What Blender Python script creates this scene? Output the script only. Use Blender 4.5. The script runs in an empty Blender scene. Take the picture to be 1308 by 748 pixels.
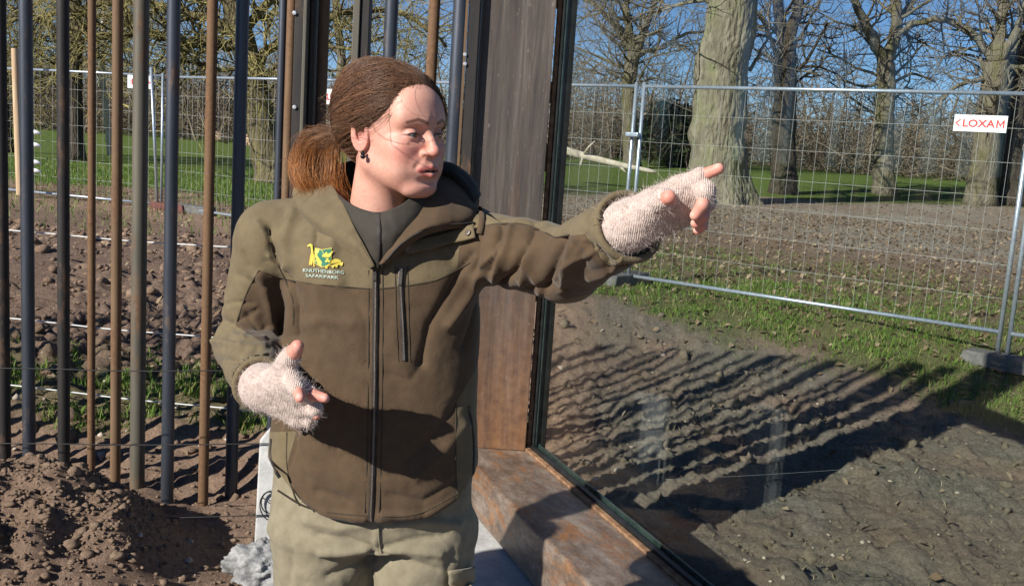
import bpy, bmesh, math, random
import numpy as np
from mathutils import Vector, Matrix
from mathutils.bvhtree import BVHTree

random.seed(7); rng = np.random.default_rng(7)
SC = bpy.context.scene
COL = SC.collection
R = math.radians

# ---------------------------------------------------------------- camera
IW, IH, FPX = 1308.0, 748.0, 1250.0
PITCH, ROLL, CAMH = R(8.55), R(3.8), 1.6
_F = np.array([0, math.cos(PITCH), -math.sin(PITCH)])
_U0 = np.cross([1.0, 0, 0], _F)
_R = np.array([1.0, 0, 0]) * math.cos(ROLL) + _U0 * math.sin(ROLL)
_U = np.cross(_R, _F)
CO = np.array([0, 0, CAMH])
cam = bpy.data.cameras.new('camera'); cam.sensor_width = 36.0; cam.lens = FPX / IW * 36.0
cam.clip_start = 0.05; cam.clip_end = 3000
camo = bpy.data.objects.new('camera', cam); COL.objects.link(camo)
camo.matrix_world = Matrix(((_R[0], _U[0], -_F[0], 0), (_R[1], _U[1], -_F[1], 0), (_R[2], _U[2], -_F[2], CAMH), (0, 0, 0, 1)))
SC.camera = camo

# ---------------------------------------------------------------- sky, sun, exposure
SUN_AZ, SUN_EL = 227.0, 30.0            # compass angle of the sun (0 = +Y, clockwise) and its height
world = bpy.data.worlds.new('World'); SC.world = world; world.use_nodes = True
wn = world.node_tree; bgn = wn.nodes['Background']
sky = wn.nodes.new('ShaderNodeTexSky'); sky.sky_type = 'NISHITA'; sky.sun_disc = False
sky.sun_elevation = R(SUN_EL); sky.sun_rotation = R(SUN_AZ); sky.air_density = 1.0; sky.dust_density = 0.1; sky.ozone_density = 6.5; sky.altitude = 2800
wn.links.new(sky.outputs[0], bgn.inputs[0]); bgn.inputs[1].default_value = 0.066
sl = bpy.data.lights.new('sun', 'SUN'); sl.energy = 4.8; sl.angle = R(0.5); sl.color = (1.0, 0.95, 0.87)
so = bpy.data.objects.new('sun', sl); COL.objects.link(so)
sd = Vector((math.sin(R(SUN_AZ)) * math.cos(R(SUN_EL)), math.cos(R(SUN_AZ)) * math.cos(R(SUN_EL)), math.sin(R(SUN_EL))))
so.rotation_euler = sd.to_track_quat('Z', 'Y').to_euler(); so.location = (-6, -6, 9)
SC.view_settings.view_transform = 'Standard'; SC.view_settings.look = 'None'
SC.view_settings.exposure = 0.62; SC.view_settings.gamma = 1.0; SC.view_settings.use_curve_mapping = False
try:
    SC.cycles.max_bounces = 8; SC.cycles.transparent_max_bounces = 24; SC.cycles.caustics_reflective = False
    SC.cycles.use_denoising = True
except Exception: pass

# ---------------------------------------------------------------- pixel helpers (a pixel gives a direction)
def ray(x, y):
    return _F + _R * ((x - IW / 2) / FPX) - _U * ((y - IH / 2) / FPX)
def px(x, y, Y):                           # the point of that direction at depth Y
    d = ray(x, y); return CO + d * (Y / d[1])
def pz(x, y, z):                           # ... at height z
    d = ray(x, y); return CO + d * ((z - CAMH) / d[2])
def proj(V):
    v = np.asarray(V, float) - CO; z = v @ _F
    return np.stack([IW / 2 + FPX * (v @ _R) / z, IH / 2 - FPX * (v @ _U) / z], -1)

# ---------------------------------------------------------------- numpy noise
_perm = rng.permutation(256); _perm = np.concatenate([_perm, _perm, _perm])
_g3 = rng.normal(size=(256, 3)); _g3 /= np.linalg.norm(_g3, axis=1)[:, None]
def noise3(P):
    P = np.asarray(P, float); i = np.floor(P).astype(int); f = P - i; i &= 255
    u = f * f * f * (f * (f * 6 - 15) + 10); out = 0
    for dx in (0, 1):
        for dy in (0, 1):
            for dz in (0, 1):
                h = _perm[_perm[_perm[(i[:, 0] + dx)] + i[:, 1] + dy] + i[:, 2] + dz]
                g = _g3[h]; d = f - np.array([dx, dy, dz])
                w = (u[:, 0] if dx else 1 - u[:, 0]) * (u[:, 1] if dy else 1 - u[:, 1]) * (u[:, 2] if dz else 1 - u[:, 2])
                out = out + w * (g * d).sum(1)
    return out * 1.5
def fbm(P, oct=4, lac=2.1, gain=0.5):
    P = np.asarray(P, float); a = 1.0; s = 0
    for o in range(oct):
        s = s + a * noise3(P + 17.3 * o); P = P * lac; a *= gain
    return s
def fbm2(x, y, sc, oct=4, seed=0, gain=0.5):
    return fbm(np.stack([np.ravel(x) * sc, np.ravel(y) * sc, np.full(np.size(x), seed * 3.7 + .5)], 1), oct, gain=gain).reshape(np.shape(x))
def sstep(a, b, x):
    t = np.clip((x - a) / (b - a), 0, 1); return t * t * (3 - 2 * t)

# ---------------------------------------------------------------- object helpers
def tag(o, label=None, cat=None, group=None, kind=None):
    if label: o['label'] = label
    if cat: o['category'] = cat
    if group: o['group'] = group
    if kind: o['kind'] = kind
    return o
def mkmesh(name, V, Fc, mat=None, smooth=False):
    me = bpy.data.meshes.new(name)
    V = np.asarray(V, np.float32)
    if isinstance(Fc, np.ndarray):
        n, k = Fc.shape
        me.vertices.add(len(V)); me.vertices.foreach_set('co', V.ravel())
        me.loops.add(n * k); me.loops.foreach_set('vertex_index', Fc.astype(np.int32).ravel())
        me.polygons.add(n); me.polygons.foreach_set('loop_start', np.arange(0, n * k, k, dtype=np.int32))
        me.update(calc_edges=True); me.validate()
    else:
        me.from_pydata([tuple(v) for v in V], [], [tuple(f) for f in Fc])
    if smooth: me.polygons.foreach_set('use_smooth', [True] * len(me.polygons))
    if mat is not None:
        for m in (mat if isinstance(mat, (list, tuple)) else [mat]): me.materials.append(m)
    me.update(); return me
def wloc(o):
    p = np.zeros(3)
    while o is not None: p = p + np.array(o.location); o = o.parent
    return p
def obj(name, V, Fc, mat, parent=None, origin=None, smooth=False):
    """world-space vertices -> object whose origin is `origin` (or its parent's)"""
    o0 = wloc(parent) if parent is not None else np.array(origin if origin is not None else (0, 0, 0), float)
    me = mkmesh(name, np.asarray(V, float) - o0, Fc, mat, smooth)
    o = bpy.data.objects.new(name, me); COL.objects.link(o)
    if parent is not None: o.parent = parent
    else: o.location = o0; o.matrix_world = Matrix.Translation(Vector(o0))
    return o
def empty(name, loc):
    o = bpy.data.objects.new(name, None); COL.objects.link(o); o.location = loc; o.matrix_world = Matrix.Translation(Vector(loc)); o.empty_display_size = .1
    return o
def attr(o, name, arr):
    arr = np.asarray(arr, np.float32); me = o.data
    if arr.ndim == 1:
        a = me.attributes.new(name, 'FLOAT', 'POINT'); a.data.foreach_set('value', arr)
    else:
        if arr.shape[1] == 3: arr = np.concatenate([arr, np.ones((len(arr), 1), np.float32)], 1)
        a = me.attributes.new(name, 'FLOAT_COLOR', 'POINT'); a.data.foreach_set('color', arr.ravel())

class MB:                                    # mesh collector
    def __init__(s): s.V = []; s.F = []; s.n = 0
    def add(s, V, Fc):
        V = np.asarray(V, float); s.V.append(V); n = s.n
        s.F += [tuple(int(i) + n for i in f) for f in Fc]; s.n += len(V)
    def box(s, c, size, rot=None):
        v = np.array([[x, y, z] for x in (-.5, .5) for y in (-.5, .5) for z in (-.5, .5)]) * np.array(size)
        if rot is not None: v = v @ np.asarray(rot).T
        s.add(v + np.array(c), [(0, 1, 3, 2), (4, 6, 7, 5), (0, 4, 5, 1), (2, 3, 7, 6), (0, 2, 6, 4), (1, 5, 7, 3)])
    def prism(s, pts, vec):                  # polygon (3D points) extruded along vec
        pts = np.asarray(pts, float); n = len(pts); V = np.concatenate([pts, pts + np.asarray(vec)])
        s.add(V, [tuple(range(n))[::-1], tuple(range(n, 2 * n))] + [(i, (i + 1) % n, n + (i + 1) % n, n + i) for i in range(n)])
    def tube(s, pts, rad, k=8, cap=True):
        pts = np.asarray(pts, float); m = len(pts); rad = np.broadcast_to(np.asarray(rad, float), (m,))
        T = np.gradient(pts, axis=0) if m > 2 else np.repeat((pts[1:] - pts[:1]), m, 0)
        T /= np.linalg.norm(T, axis=1)[:, None] + 1e-12
        up = np.array([0, 0, 1.0]) if abs(T[0][2]) < .9 else np.array([1.0, 0, 0])
        N = np.cross(T[0], up); N /= np.linalg.norm(N); V = []
        an = np.arange(k) * 2 * math.pi / k
        for i in range(m):
            N = N - T[i] * (N @ T[i]); N /= np.linalg.norm(N) + 1e-12; B = np.cross(T[i], N)
            V.append(pts[i] + rad[i] * (np.cos(an)[:, None] * N + np.sin(an)[:, None] * B))
        Fc = [(i * k + j, i * k + (j + 1) % k, (i + 1) * k + (j + 1) % k, (i + 1) * k + j) for i in range(m - 1) for j in range(k)]
        if cap: Fc += [tuple(range(k))[::-1], tuple((m - 1) * k + j for j in range(k))]
        s.add(np.concatenate(V), Fc)
    def build(s, name, mat, parent=None, origin=None, smooth=False):
        return obj(name, np.concatenate(s.V), s.F, mat, parent, origin, smooth)
def auto_smooth(o, ang=40):
    me = o.data; me.polygons.foreach_set('use_smooth', [True] * len(me.polygons))
    try: me.set_sharp_from_angle(angle=R(ang))
    except Exception: pass
def bevel(o, w=.004, seg=2):
    m = o.modifiers.new('bevel', 'BEVEL'); m.width = w; m.segments = seg; m.limit_method = 'ANGLE'; return o

def strands(paths, r0, r1, k=3):
    """(n,m,3) paths -> thin tapering tubes, vectorised; returns V, F, t(along), id"""
    P = np.asarray(paths, float); n, m, _ = P.shape
    T = np.gradient(P, axis=1); T /= np.linalg.norm(T, axis=2)[..., None] + 1e-12
    ref = np.where(np.abs(T[:, :1, 2:3]) < .9, np.array([0, 0, 1.0]), np.array([1.0, 0, 0])) * np.ones((n, m, 1))
    N = np.cross(T, ref); N /= np.linalg.norm(N, axis=2)[..., None] + 1e-12; B = np.cross(T, N)
    t = np.linspace(0, 1, m)[None, :, None]
    r0 = np.broadcast_to(np.asarray(r0, float), (n,))[:, None, None]; r1 = np.broadcast_to(np.asarray(r1, float), (n,))[:, None, None]
    rad = r0 + (r1 - r0) * t
    V = np.stack([P + rad * (math.cos(a) * N + math.sin(a) * B) for a in np.arange(k) * 2 * math.pi / k], 2)   # n,m,k,3
    base = (np.arange(n) * m * k)[:, None, None]; i = (np.arange(m - 1) * k)[None, :, None]; j = np.arange(k)[None, None, :]; j2 = (j + 1) % k
    Fq = np.stack([base + i + j, base + i + j2, base + i + k + j2, base + i + k + j], -1).reshape(-1, 4)
    tt = np.broadcast_to(t[..., 0][:, :, None], (n, m, k)).ravel(); ids = np.broadcast_to(np.arange(n)[:, None, None], (n, m, k)).ravel()
    return V.reshape(-1, 3), Fq, tt, ids
def catmull(pts, n):
    pts = np.asarray(pts, float); m = len(pts); P = np.concatenate([[2 * pts[0] - pts[1]], pts, [2 * pts[-1] - pts[-2]]])
    u = np.linspace(0, m - 1 - 1e-9, n); i = u.astype(int); t = (u - i)[:, None]
    a, b, c, d = P[i], P[i + 1], P[i + 2], P[i + 3]
    return .5 * (2 * b + (c - a) * t + (2 * a - 5 * b + 4 * c - d) * t * t + (3 * b - a - 3 * c + d) * t ** 3)
def loft(rows, nu, nv):
    """rows of 3D control points -> smooth grid (nu x nv)"""
    A = np.stack([catmull(r, nv) for r in rows]); A = np.stack([catmull(A[:, j], nu) for j in range(nv)], 1)
    F_ = [(i * nv + j, i * nv + j + 1, (i + 1) * nv + j + 1, (i + 1) * nv + j) for i in range(nu - 1) for j in range(nv - 1)]
    return A.reshape(-1, 3), F_

# ---------------------------------------------------------------- materials
class NT:
    def __init__(s, name):
        s.m = bpy.data.materials.new(name); s.m.use_nodes = True; s.t = s.m.node_tree
        s.b = s.t.nodes['Principled BSDF']; s.out = s.t.nodes['Material Output']
    def n(s, typ, **kw):
        x = s.t.nodes.new(typ)
        for k, v in kw.items(): setattr(x, k, v)
        return x
    def l(s, a, b): s.t.links.new(a, b)
    def coord(s, scale=(1, 1, 1), kind='Object'):
        c = s.n('ShaderNodeTexCoord'); mp = s.n('ShaderNodeMapping'); mp.inputs['Scale'].default_value = scale
        s.l(c.outputs[kind], mp.inputs[0]); return mp.outputs[0]
    def noise(s, vec, scale, detail=6, rough=.6, dist=0):
        x = s.n('ShaderNodeTexNoise'); x.inputs['Scale'].default_value = scale; x.inputs['Detail'].default_value = detail
        x.inputs['Roughness'].default_value = rough; x.inputs['Distortion'].default_value = dist
        s.l(vec, x.inputs['Vector']); return x.outputs['Fac']
    def ramp(s, fac, stops):
        x = s.n('ShaderNodeValToRGB'); el = x.color_ramp.elements
        while len(el) < len(stops): el.new(.5)
        for e, (p, c) in zip(el, stops): e.position = p; e.color = (*c, 1) if len(c) == 3 else c
        s.l(fac, x.inputs[0]); return x.outputs[0]
    def mix(s, fac, a, b, blend='MIX'):
        x = s.n('ShaderNodeMix'); x.data_type = 'RGBA'; x.blend_type = blend
        for sock, v in ((x.inputs[0], fac), (x.inputs[6], a), (x.inputs[7], b)):
            if hasattr(v, 'is_output'): s.l(v, sock)
            else: sock.default_value = v if not isinstance(v, tuple) else (*v, 1)[:4]
        return x.outputs[2]
    def math(s, op, a, b=0.0, clamp=False):
        x = s.n('ShaderNodeMath'); x.operation = op; x.use_clamp = clamp
        for i, v in enumerate((a, b)):
            if hasattr(v, 'is_output'): s.l(v, x.inputs[i])
            else: x.inputs[i].default_value = v
        return x.outputs[0]
    def attr(s, name, out='Fac'):
        x = s.n('ShaderNodeAttribute'); x.attribute_name = name; return x.outputs[out]
    def bump(s, h, strength=.3, dist=.01):
        x = s.n('ShaderNodeBump'); x.inputs['Strength'].default_value = strength; x.inputs['Distance'].default_value = dist
        s.l(h, x.inputs['Height']); s.l(x.outputs[0], s.b.inputs['Normal']); return x
    def color(s, c):
        if hasattr(c, 'is_output'): s.l(c, s.b.inputs['Base Color'])
        else: s.b.inputs['Base Color'].default_value = (*c, 1)
    def set(s, rough=.8, metal=0, spec=.3, **kw):
        s.b.inputs['Roughness'].default_value = rough; s.b.inputs['Metallic'].default_value = metal; s.b.inputs['Specular IOR Level'].default_value = spec
        for k, v in kw.items(): s.b.inputs[k].default_value = v
def simple(name, ca, cb, scale=20, rough=.8, metal=0, spec=.3, bs=.2, bd=.003, bscale=None, stretch=(1, 1, 1), lo=.35, hi=.65):
    t = NT(name); v = t.coord(stretch); f = t.noise(v, scale); t.color(t.ramp(f, [(lo, ca), (hi, cb)])); t.set(rough, metal, spec)
    if bs: t.bump(t.noise(v, bscale or scale * 3), bs, bd)
    return t.m
M = {}
def steel(name, cols, rust, metal=.55, rough=.42):
    t = NT(name); v = t.coord((1, 1, .12)); o = t.n('ShaderNodeObjectInfo')
    f = t.noise(v, 22, 8, .7); base = t.ramp(f, [(.3, cols[0]), (.7, cols[1])])
    f2 = t.noise(t.coord((1, 1, .35)), 9, 8, .75); r = t.ramp(f2, [(.56 - rust * .3, (0, 0, 0)), (.72 - rust * .2, (1, 1, 1))])
    rc = t.ramp(t.noise(t.coord(), 60, 6, .7), [(.3, (.075, .035, .016)), (.55, (.16, .08, .035)), (.8, (.26, .14, .06))])
    t.color(t.mix(r, base, rc)); t.set(rough, metal, .5)
    t.l(t.mix(r, (rough,) * 3, (.85,) * 3), t.b.inputs['Roughness']); t.l(t.math('MULTIPLY', t.math('SUBTRACT', 1.0, r), metal), t.b.inputs['Metallic'])
    t.bump(t.noise(t.coord(), 180, 4), .15, .002); return t.m
M['steel_blue'] = steel('blue_black_steel', ((.045, .052, .066), (.085, .095, .115)), .0)
M['steel_black'] = steel('black_steel', ((.014, .013, .013), (.035, .03, .027)), .05, .3, .6)
M['steel_olive'] = steel('grey_olive_steel', ((.085, .078, .06), (.14, .125, .095)), .12, .3, .6)
M['steel_rust'] = steel('rusty_steel', ((.11, .062, .03), (.18, .105, .052)), .45, .15, .75)
M['steel_brown'] = steel('brown_rusted_steel', ((.1, .06, .032), (.19, .115, .06)), .3, .15, .7)
def post_steel():
    t = NT('weathered_beam_steel'); v = t.coord((1, 1, .05)); f = t.noise(v, 22, 10, .75, .3)
    base = t.ramp(f, [(.32, (.032, .029, .028)), (.5, (.08, .064, .054)), (.62, (.13, .108, .093)), (.72, (.21, .18, .158))])
    f2 = t.noise(t.coord((1, 1, .1)), 9, 8, .75, .5); rr = t.ramp(f2, [(.56, (0, 0, 0)), (.74, (.7, .7, .7))])
    rc = t.ramp(t.noise(t.coord((1, 1, .4)), 40, 6, .7), [(.3, (.07, .033, .016)), (.6, (.16, .08, .038)), (.85, (.26, .145, .075))])
    c = t.mix(rr, base, rc)
    # rust that has run down and gathered low on the post
    g = t.n('ShaderNodeSeparateXYZ'); t.l(t.n('ShaderNodeTexCoord').outputs['Object'], g.inputs[0])
    low = t.math('MULTIPLY', t.math('SUBTRACT', 1.0, t.math('DIVIDE', g.outputs[2], .9), True), t.noise(v, 20, 6, .7))
    c = t.mix(t.math('MULTIPLY', low, 1.25, True), c, t.ramp(t.noise(t.coord(), 25, 6), [(.3, (.14, .05, .018)), (.7, (.32, .15, .055))]))
    sp = t.ramp(t.noise(t.coord((1, 1, .3)), 90, 3, .6), [(.66, (0, 0, 0)), (.74, (1, 1, 1))])
    c = t.mix(t.math('MULTIPLY', sp, .35), c, (.36, .31, .26))
    t.color(c); t.set(.55, .15, .4); t.bump(t.noise(t.coord((1, 1, .25)), 60, 6), .35, .003); return t.m
M['post'] = post_steel()
def sill_steel():
    t = NT('rusted_sill_steel'); v = t.coord((1, 1, 1)); f = t.noise(t.coord((1.5, .7, 1.5)), 9, 10, .8, .2)
    base = t.ramp(f, [(.3, (.07, .048, .036)), (.46, (.17, .125, .095)), (.58, (.29, .232, .185)), (.74, (.47, .41, .35))])
    rr = t.ramp(t.noise(t.coord((1.6, .6, 1.5)), 6, 8, .75, 1.0), [(.5, (0, 0, 0)), (.66, (.9, .9, .9))])
    rc = t.ramp(t.noise(v, 30, 6), [(.3, (.17, .07, .022)), (.7, (.45, .2, .065))])
    c = t.mix(rr, base, rc)
    sc = t.ramp(t.noise(t.coord((1.2, 5, 1)), 24, 6, .8), [(.63, (0, 0, 0)), (.72, (1, 1, 1))])
    c = t.mix(t.math('MULTIPLY', sc, .6), c, (.5, .43, .36)); t.color(c); t.set(.45, .3, .5); t.bump(t.noise(v, 70, 6), .35, .003); return t.m
M['sill'] = sill_steel()
M['rust_strip'] = simple('rust_orange_strip', (.14, .075, .04), (.34, .2, .11), 30, .85)
M['black_rubber'] = simple('black_rubber', (.008, .009, .009), (.02, .022, .022), 30, .45, 0, .4, .1)
M['dark_frame'] = simple('dark_bronze_frame', (.03, .028, .025), (.06, .055, .048), 16, .4, .3, .5, .15)
M['galv'] = simple('galvanised_steel', (.34, .4, .46), (.5, .56, .62), 40, .38, .6, .5, .15)
M['wire'] = simple('galvanised_wire', (.36, .37, .36), (.52, .53, .5), 40, .5, .25, .5, 0)
M['concrete'] = simple('pale_concrete', (.38, .38, .37), (.56, .56, .54), 9, .9, 0, .2, .45, .006, 60)
M['concrete_dark'] = simple('dark_concrete', (.09, .09, .088), (.17, .165, .155), 12, .9, 0, .2, .5, .006, 50)
M['cement'] = simple('spilled_cement', (.13, .13, .13), (.36, .36, .355), 22, .9, 0, .2, .6, .008, 70)
M['brickred'] = simple('dull_red_block', (.1, .045, .038), (.15, .065, .052), 20, .9)
M['black_wire'] = simple('black_wire', (.012, .012, .012), (.025, .025, .025), 20, .5, .2, .4, 0)
M['rope'] = simple('white_rope', (.6, .62, .62), (.82, .83, .82), 200, .7, 0, .3, .3)
M['wood'] = simple('pale_wood', (.4, .28, .17), (.58, .43, .28), 8, .85, 0, .2, .4, .004, 30, (3, 3, .2))
M['white_plastic'] = simple('white_plastic', (.74, .75, .75), (.82, .83, .83), 8, .4, 0, .5, 0)
M['red_print'] = simple('red_print', (.55, .02, .02), (.6, .03, .025), 8, .5, 0, .4, 0)
M['zinc'] = simple('zinc_bolt', (.5, .5, .5), (.7, .7, .7), 30, .35, .7, .5, 0)
def glass_mat():
    t = NT('clear_glass'); tr = t.n('ShaderNodeBsdfTransparent'); tr.inputs[0].default_value = (.93, .955, .94, 1)
    gl = t.n('ShaderNodeBsdfGlossy'); gl.inputs['Roughness'].default_value = .004; gl.inputs[0].default_value = (.95, 1, .98, 1)
    ge = t.n('ShaderNodeNewGeometry'); dt = t.n('ShaderNodeVectorMath'); dt.operation = 'DOT_PRODUCT'; t.l(ge.outputs['Normal'], dt.inputs[0]); t.l(ge.outputs['Incoming'], dt.inputs[1])
    sch = t.math('ADD', t.math('MULTIPLY', t.math('POWER', t.math('SUBTRACT', 1.0, t.math('ABSOLUTE', dt.outputs['Value']), True), 5.0), .95), .032)
    mx = t.n('ShaderNodeMixShader')
    t.l(sch, mx.inputs[0]); t.l(tr.outputs[0], mx.inputs[1]); t.l(gl.outputs[0], mx.inputs[2]); t.l(mx.outputs[0], t.out.inputs[0]); return t.m
M['glass'] = glass_mat()
M['glass_edge'] = simple('green_glass_edge', (.02, .035, .033), (.05, .075, .07), 20, .2, 0, .6, 0)

def bark(name, cols, lichen=None, amt=.5, sc=14):
    t = NT(name); v = t.coord((1, 1, .22)); f = t.noise(v, sc * .5, 8, .7, .5); c = t.ramp(f, [(.3, cols[0]), (.55, cols[1]), (.75, cols[2])])
    if lichen:
        r = t.ramp(t.noise(t.coord((1, 1, .5)), 2.2, 7, .7), [(.62 - amt * .4, (0, 0, 0)), (.78 - amt * .4, (1, 1, 1))])
        c = t.mix(t.math('MULTIPLY', r, .85), c, lichen)
    t.color(c); t.set(.95, 0, .1)
    w = t.n('ShaderNodeTexVoronoi'); w.feature = 'DISTANCE_TO_EDGE'; w.inputs['Scale'].default_value = sc; t.l(v, w.inputs['Vector'])
    t.bump(t.math('ADD', t.math('MULTIPLY', w.outputs[0], 1.2, True), f), .9, .06); return t.m
M['bark_big'] = bark('furrowed_grey_green_bark', ((.1, .09, .065), (.22, .2, .145), (.34, .31, .235)), (.2, .21, .11), .3, 9)
M['bark_grey'] = bark('grey_brown_bark', ((.1, .088, .066), (.19, .165, .125), (.3, .265, .2)), (.14, .13, .06), .4)
M['bark_dark'] = bark('dark_bark', ((.035, .03, .024), (.075, .062, .048), (.13, .11, .085)), None)
M['bark_lichen'] = bark('lichen_covered_bark', ((.06, .05, .035), (.13, .11, .06), (.2, .17, .08)), (.2, .18, .07), .35)
M['twig'] = simple('bare_twigs', (.1, .085, .062), (.24, .205, .15), 3, .9, 0, .1, 0)
M['twig_lichen'] = simple('lichen_yellow_twigs', (.13, .11, .055), (.38, .33, .13), 2.5, .9, 0, .1, 0)
M['wood_mass'] = simple('bare_woodland', (.09, .073, .053), (.24, .195, .14), .6, .95, 0, .1, 0)
M['log'] = simple('pale_bleached_log', (.42, .37, .28), (.62, .56, .45), 5, .9, 0, .1, .4, .01)
def leafy(name, ca, cb, cc, rough=.6):
    t = NT(name); f = t.attr('v'); t.color(t.ramp(f, [(0, ca), (.5, cb), (1, cc)])); t.set(rough, 0, .25)
    t.b.inputs['Subsurface Weight'].default_value = 0
    tr = t.n('ShaderNodeBsdfTranslucent'); t.l(t.ramp(f, [(0, ca), (.5, cb), (1, cc)]), tr.inputs[0]); mx = t.n('ShaderNodeMixShader'); mx.inputs[0].default_value = .3
    t.l(t.b.outputs[0], mx.inputs[1]); t.l(tr.outputs[0], mx.inputs[2]); t.l(mx.outputs[0], t.out.inputs[0]); return t.m
M['grass'] = leafy('green_grass', (.07, .13, .022), (.14, .24, .04), (.36, .34, .13))
M['dryleaf'] = leafy('dry_leaves', (.13, .085, .05), (.25, .175, .108), (.42, .33, .22), .8)
M['evergreen'] = leafy('dark_evergreen_leaves', (.012, .022, .01), (.025, .045, .018), (.06, .08, .03))

def ground_mat():
    t = NT('ground_soil_and_turf'); v = t.coord()
    f1 = t.noise(v, 3, 8, .7); f2 = t.noise(v, 38, 8, .75); f3 = t.noise(v, .6, 5, .6)
    dry = t.ramp(f2, [(.25, (0.211, 0.137, 0.094)), (.5, (0.376, 0.255, 0.178)), (.75, (0.557, 0.397, 0.286))])
    damp = t.ramp(f2, [(.25, (.11, .08, .06)), (.5, (.225, .155, .117)), (.75, (.36, .262, .203))])
    grey = t.ramp(f2, [(.25, (.1, .087, .067)), (.5, (.215, .19, .15)), (.75, (.35, .315, .255))])
    c = t.mix(t.attr('damp'), dry, damp); c = t.mix(t.attr('grey'), c, grey)
    pth = t.ramp(t.math('ADD', t.math('MULTIPLY', f2, .45), t.math('MULTIPLY', t.noise(v, 2.4, 8, .8), .55)), [(.2, (.19, .165, .13)), (.5, (.33, .295, .24)), (.8, (.48, .44, .37))]); c = t.mix(t.attr('path'), c, pth)
    lit = t.ramp(t.noise(v, 14, 8, .8), [(.3, (.12, .085, .055)), (.55, (.24, .175, .115)), (.75, (.4, .3, .2))]); c = t.mix(t.attr('litter'), c, lit)
    grs = t.ramp(t.noise(v, 9, 8, .8), [(.3, (.05, .085, .018)), (.5, (.1, .15, .03)), (.7, (.2, .21, .07))]); c = t.mix(t.attr('turf'), c, grs)
    t.color(c); t.set(.97, 0, .12)
    t.bump(t.math('ADD', t.noise(v, 55, 8, .75), t.math('MULTIPLY', t.noise(v, 190, 5, .7), .5)), 1.0, .028); return t.m
M['ground'] = ground_mat()
def clod_mat():
    t = NT('loose_soil'); f = t.noise(t.coord(), 45, 7, .75); g = t.attr('v')
    a = t.ramp(f, [(.25, (0.223, 0.154, 0.107)), (.5, (0.383, 0.271, 0.191)), (.75, (0.575, 0.420, 0.304))]); b = t.ramp(f, [(.25, (0.128, 0.085, 0.059)), (.5, (0.241, 0.163, 0.113)), (.75, (0.398, 0.285, 0.200))])
    c = t.mix(g, a, b); c = t.mix(t.attr('grey'), c, t.ramp(f, [(.25, (0.125, 0.108, 0.078)), (.5, (0.217, 0.187, 0.137)), (.75, (0.336, 0.290, 0.217))]))
    t.color(c); t.set(.97, 0, .12); t.bump(t.noise(t.coord(), 130, 7, .8), 1.0, .02); return t.m
M['clod'] = clod_mat()
M['stone'] = simple('field_stone', (.25, .2, .16), (.5, .43, .36), 12, .85, 0, .2, .4)

# ================================================================ the ground
FX = np.array([-60, -12.3, -8.9, -5.6, 1.32, 4.22, 6.9, 20.0, 60]); FY = np.array([32, 17.6, 16.6, 15.5, 10.5, 8.24, 6.0, -4.0, -30])
def fs(x, y): return (y - np.interp(x, FX, FY)) * .8                # roughly the distance beyond the site fence
def gbase(x, y):
    b = np.interp(y, [-50, 4.6, 8, 10.5, 17, 27, 45, 90, 260, 900], [0, 0, .16, .2, .25, .45, .74, 1.0, 1.25, 1.25])
    left = 1 - sstep(-1.0, -.4, x)
    b = b + .13 * left * sstep(4.25, 4.75, y) * (1 - sstep(5.5, 8, y))
    b = b + .5 * sstep(28, 52, y) * sstep(-4, 8, x)
    off = (x - .134) * .934 + (y - 4.135) * .358
    b = b - .37 * sstep(-.1, .25, off) * (1 - sstep(7.0, 9.4, y)) * sstep(-.2, .4, x + (y - 4.2) * .15)
    return b
def heap(x, y):
    h = .32 * np.exp(-(((x + 1.95) / .62) ** 2 + ((y - 3.3) / .52) ** 2) ** 1.4) + .1 * np.exp(-((x + 1.42) / .26) ** 2 - ((y - 3.5) / .2) ** 2)
    h = h + .09 * np.exp(-((x + 1.32) / .1) ** 2 - ((y - 3.25) / .12) ** 2)
    h = h + .12 * np.exp(-((x + .98) / .2) ** 2 - ((y - 4.3) / .14) ** 2) + .06 * np.exp(-((x + 1.55) / .5) ** 2 - ((y - 4.35) / .12) ** 2)
    h = h + .12 * np.exp(-((x - 1.32) / .24) ** 2 - ((y - 4.35) / .2) ** 2) + .06 * np.exp(-((x - 2.05) / .3) ** 2 - ((y - 4.7) / .2) ** 2)
    for cx_, cy_, r_, a_ in ((1.75, 4.2, .2, .11), (2.3, 4.9, .26, .08), (1.2, 3.7, .16, .07), (2.9, 4.6, .3, .07), (2.5, 5.9, .3, .08), (3.4, 5.6, .3, .06), (1.0, 5.6, .3, .05)): h = h + a_ * np.exp(-((x - cx_) / r_) ** 2 - ((y - cy_) / (r_ * .75)) ** 2)
    h = h - .05 * np.exp(-((x + 1.0) / .35) ** 2 - ((y - 3.5) / .35) ** 2)
    return h
def tilled(x, y):                           # how rough the dug soil is
    s = fs(x, y); w = 1 - sstep(-1.9, -.9, s)
    return w
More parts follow.
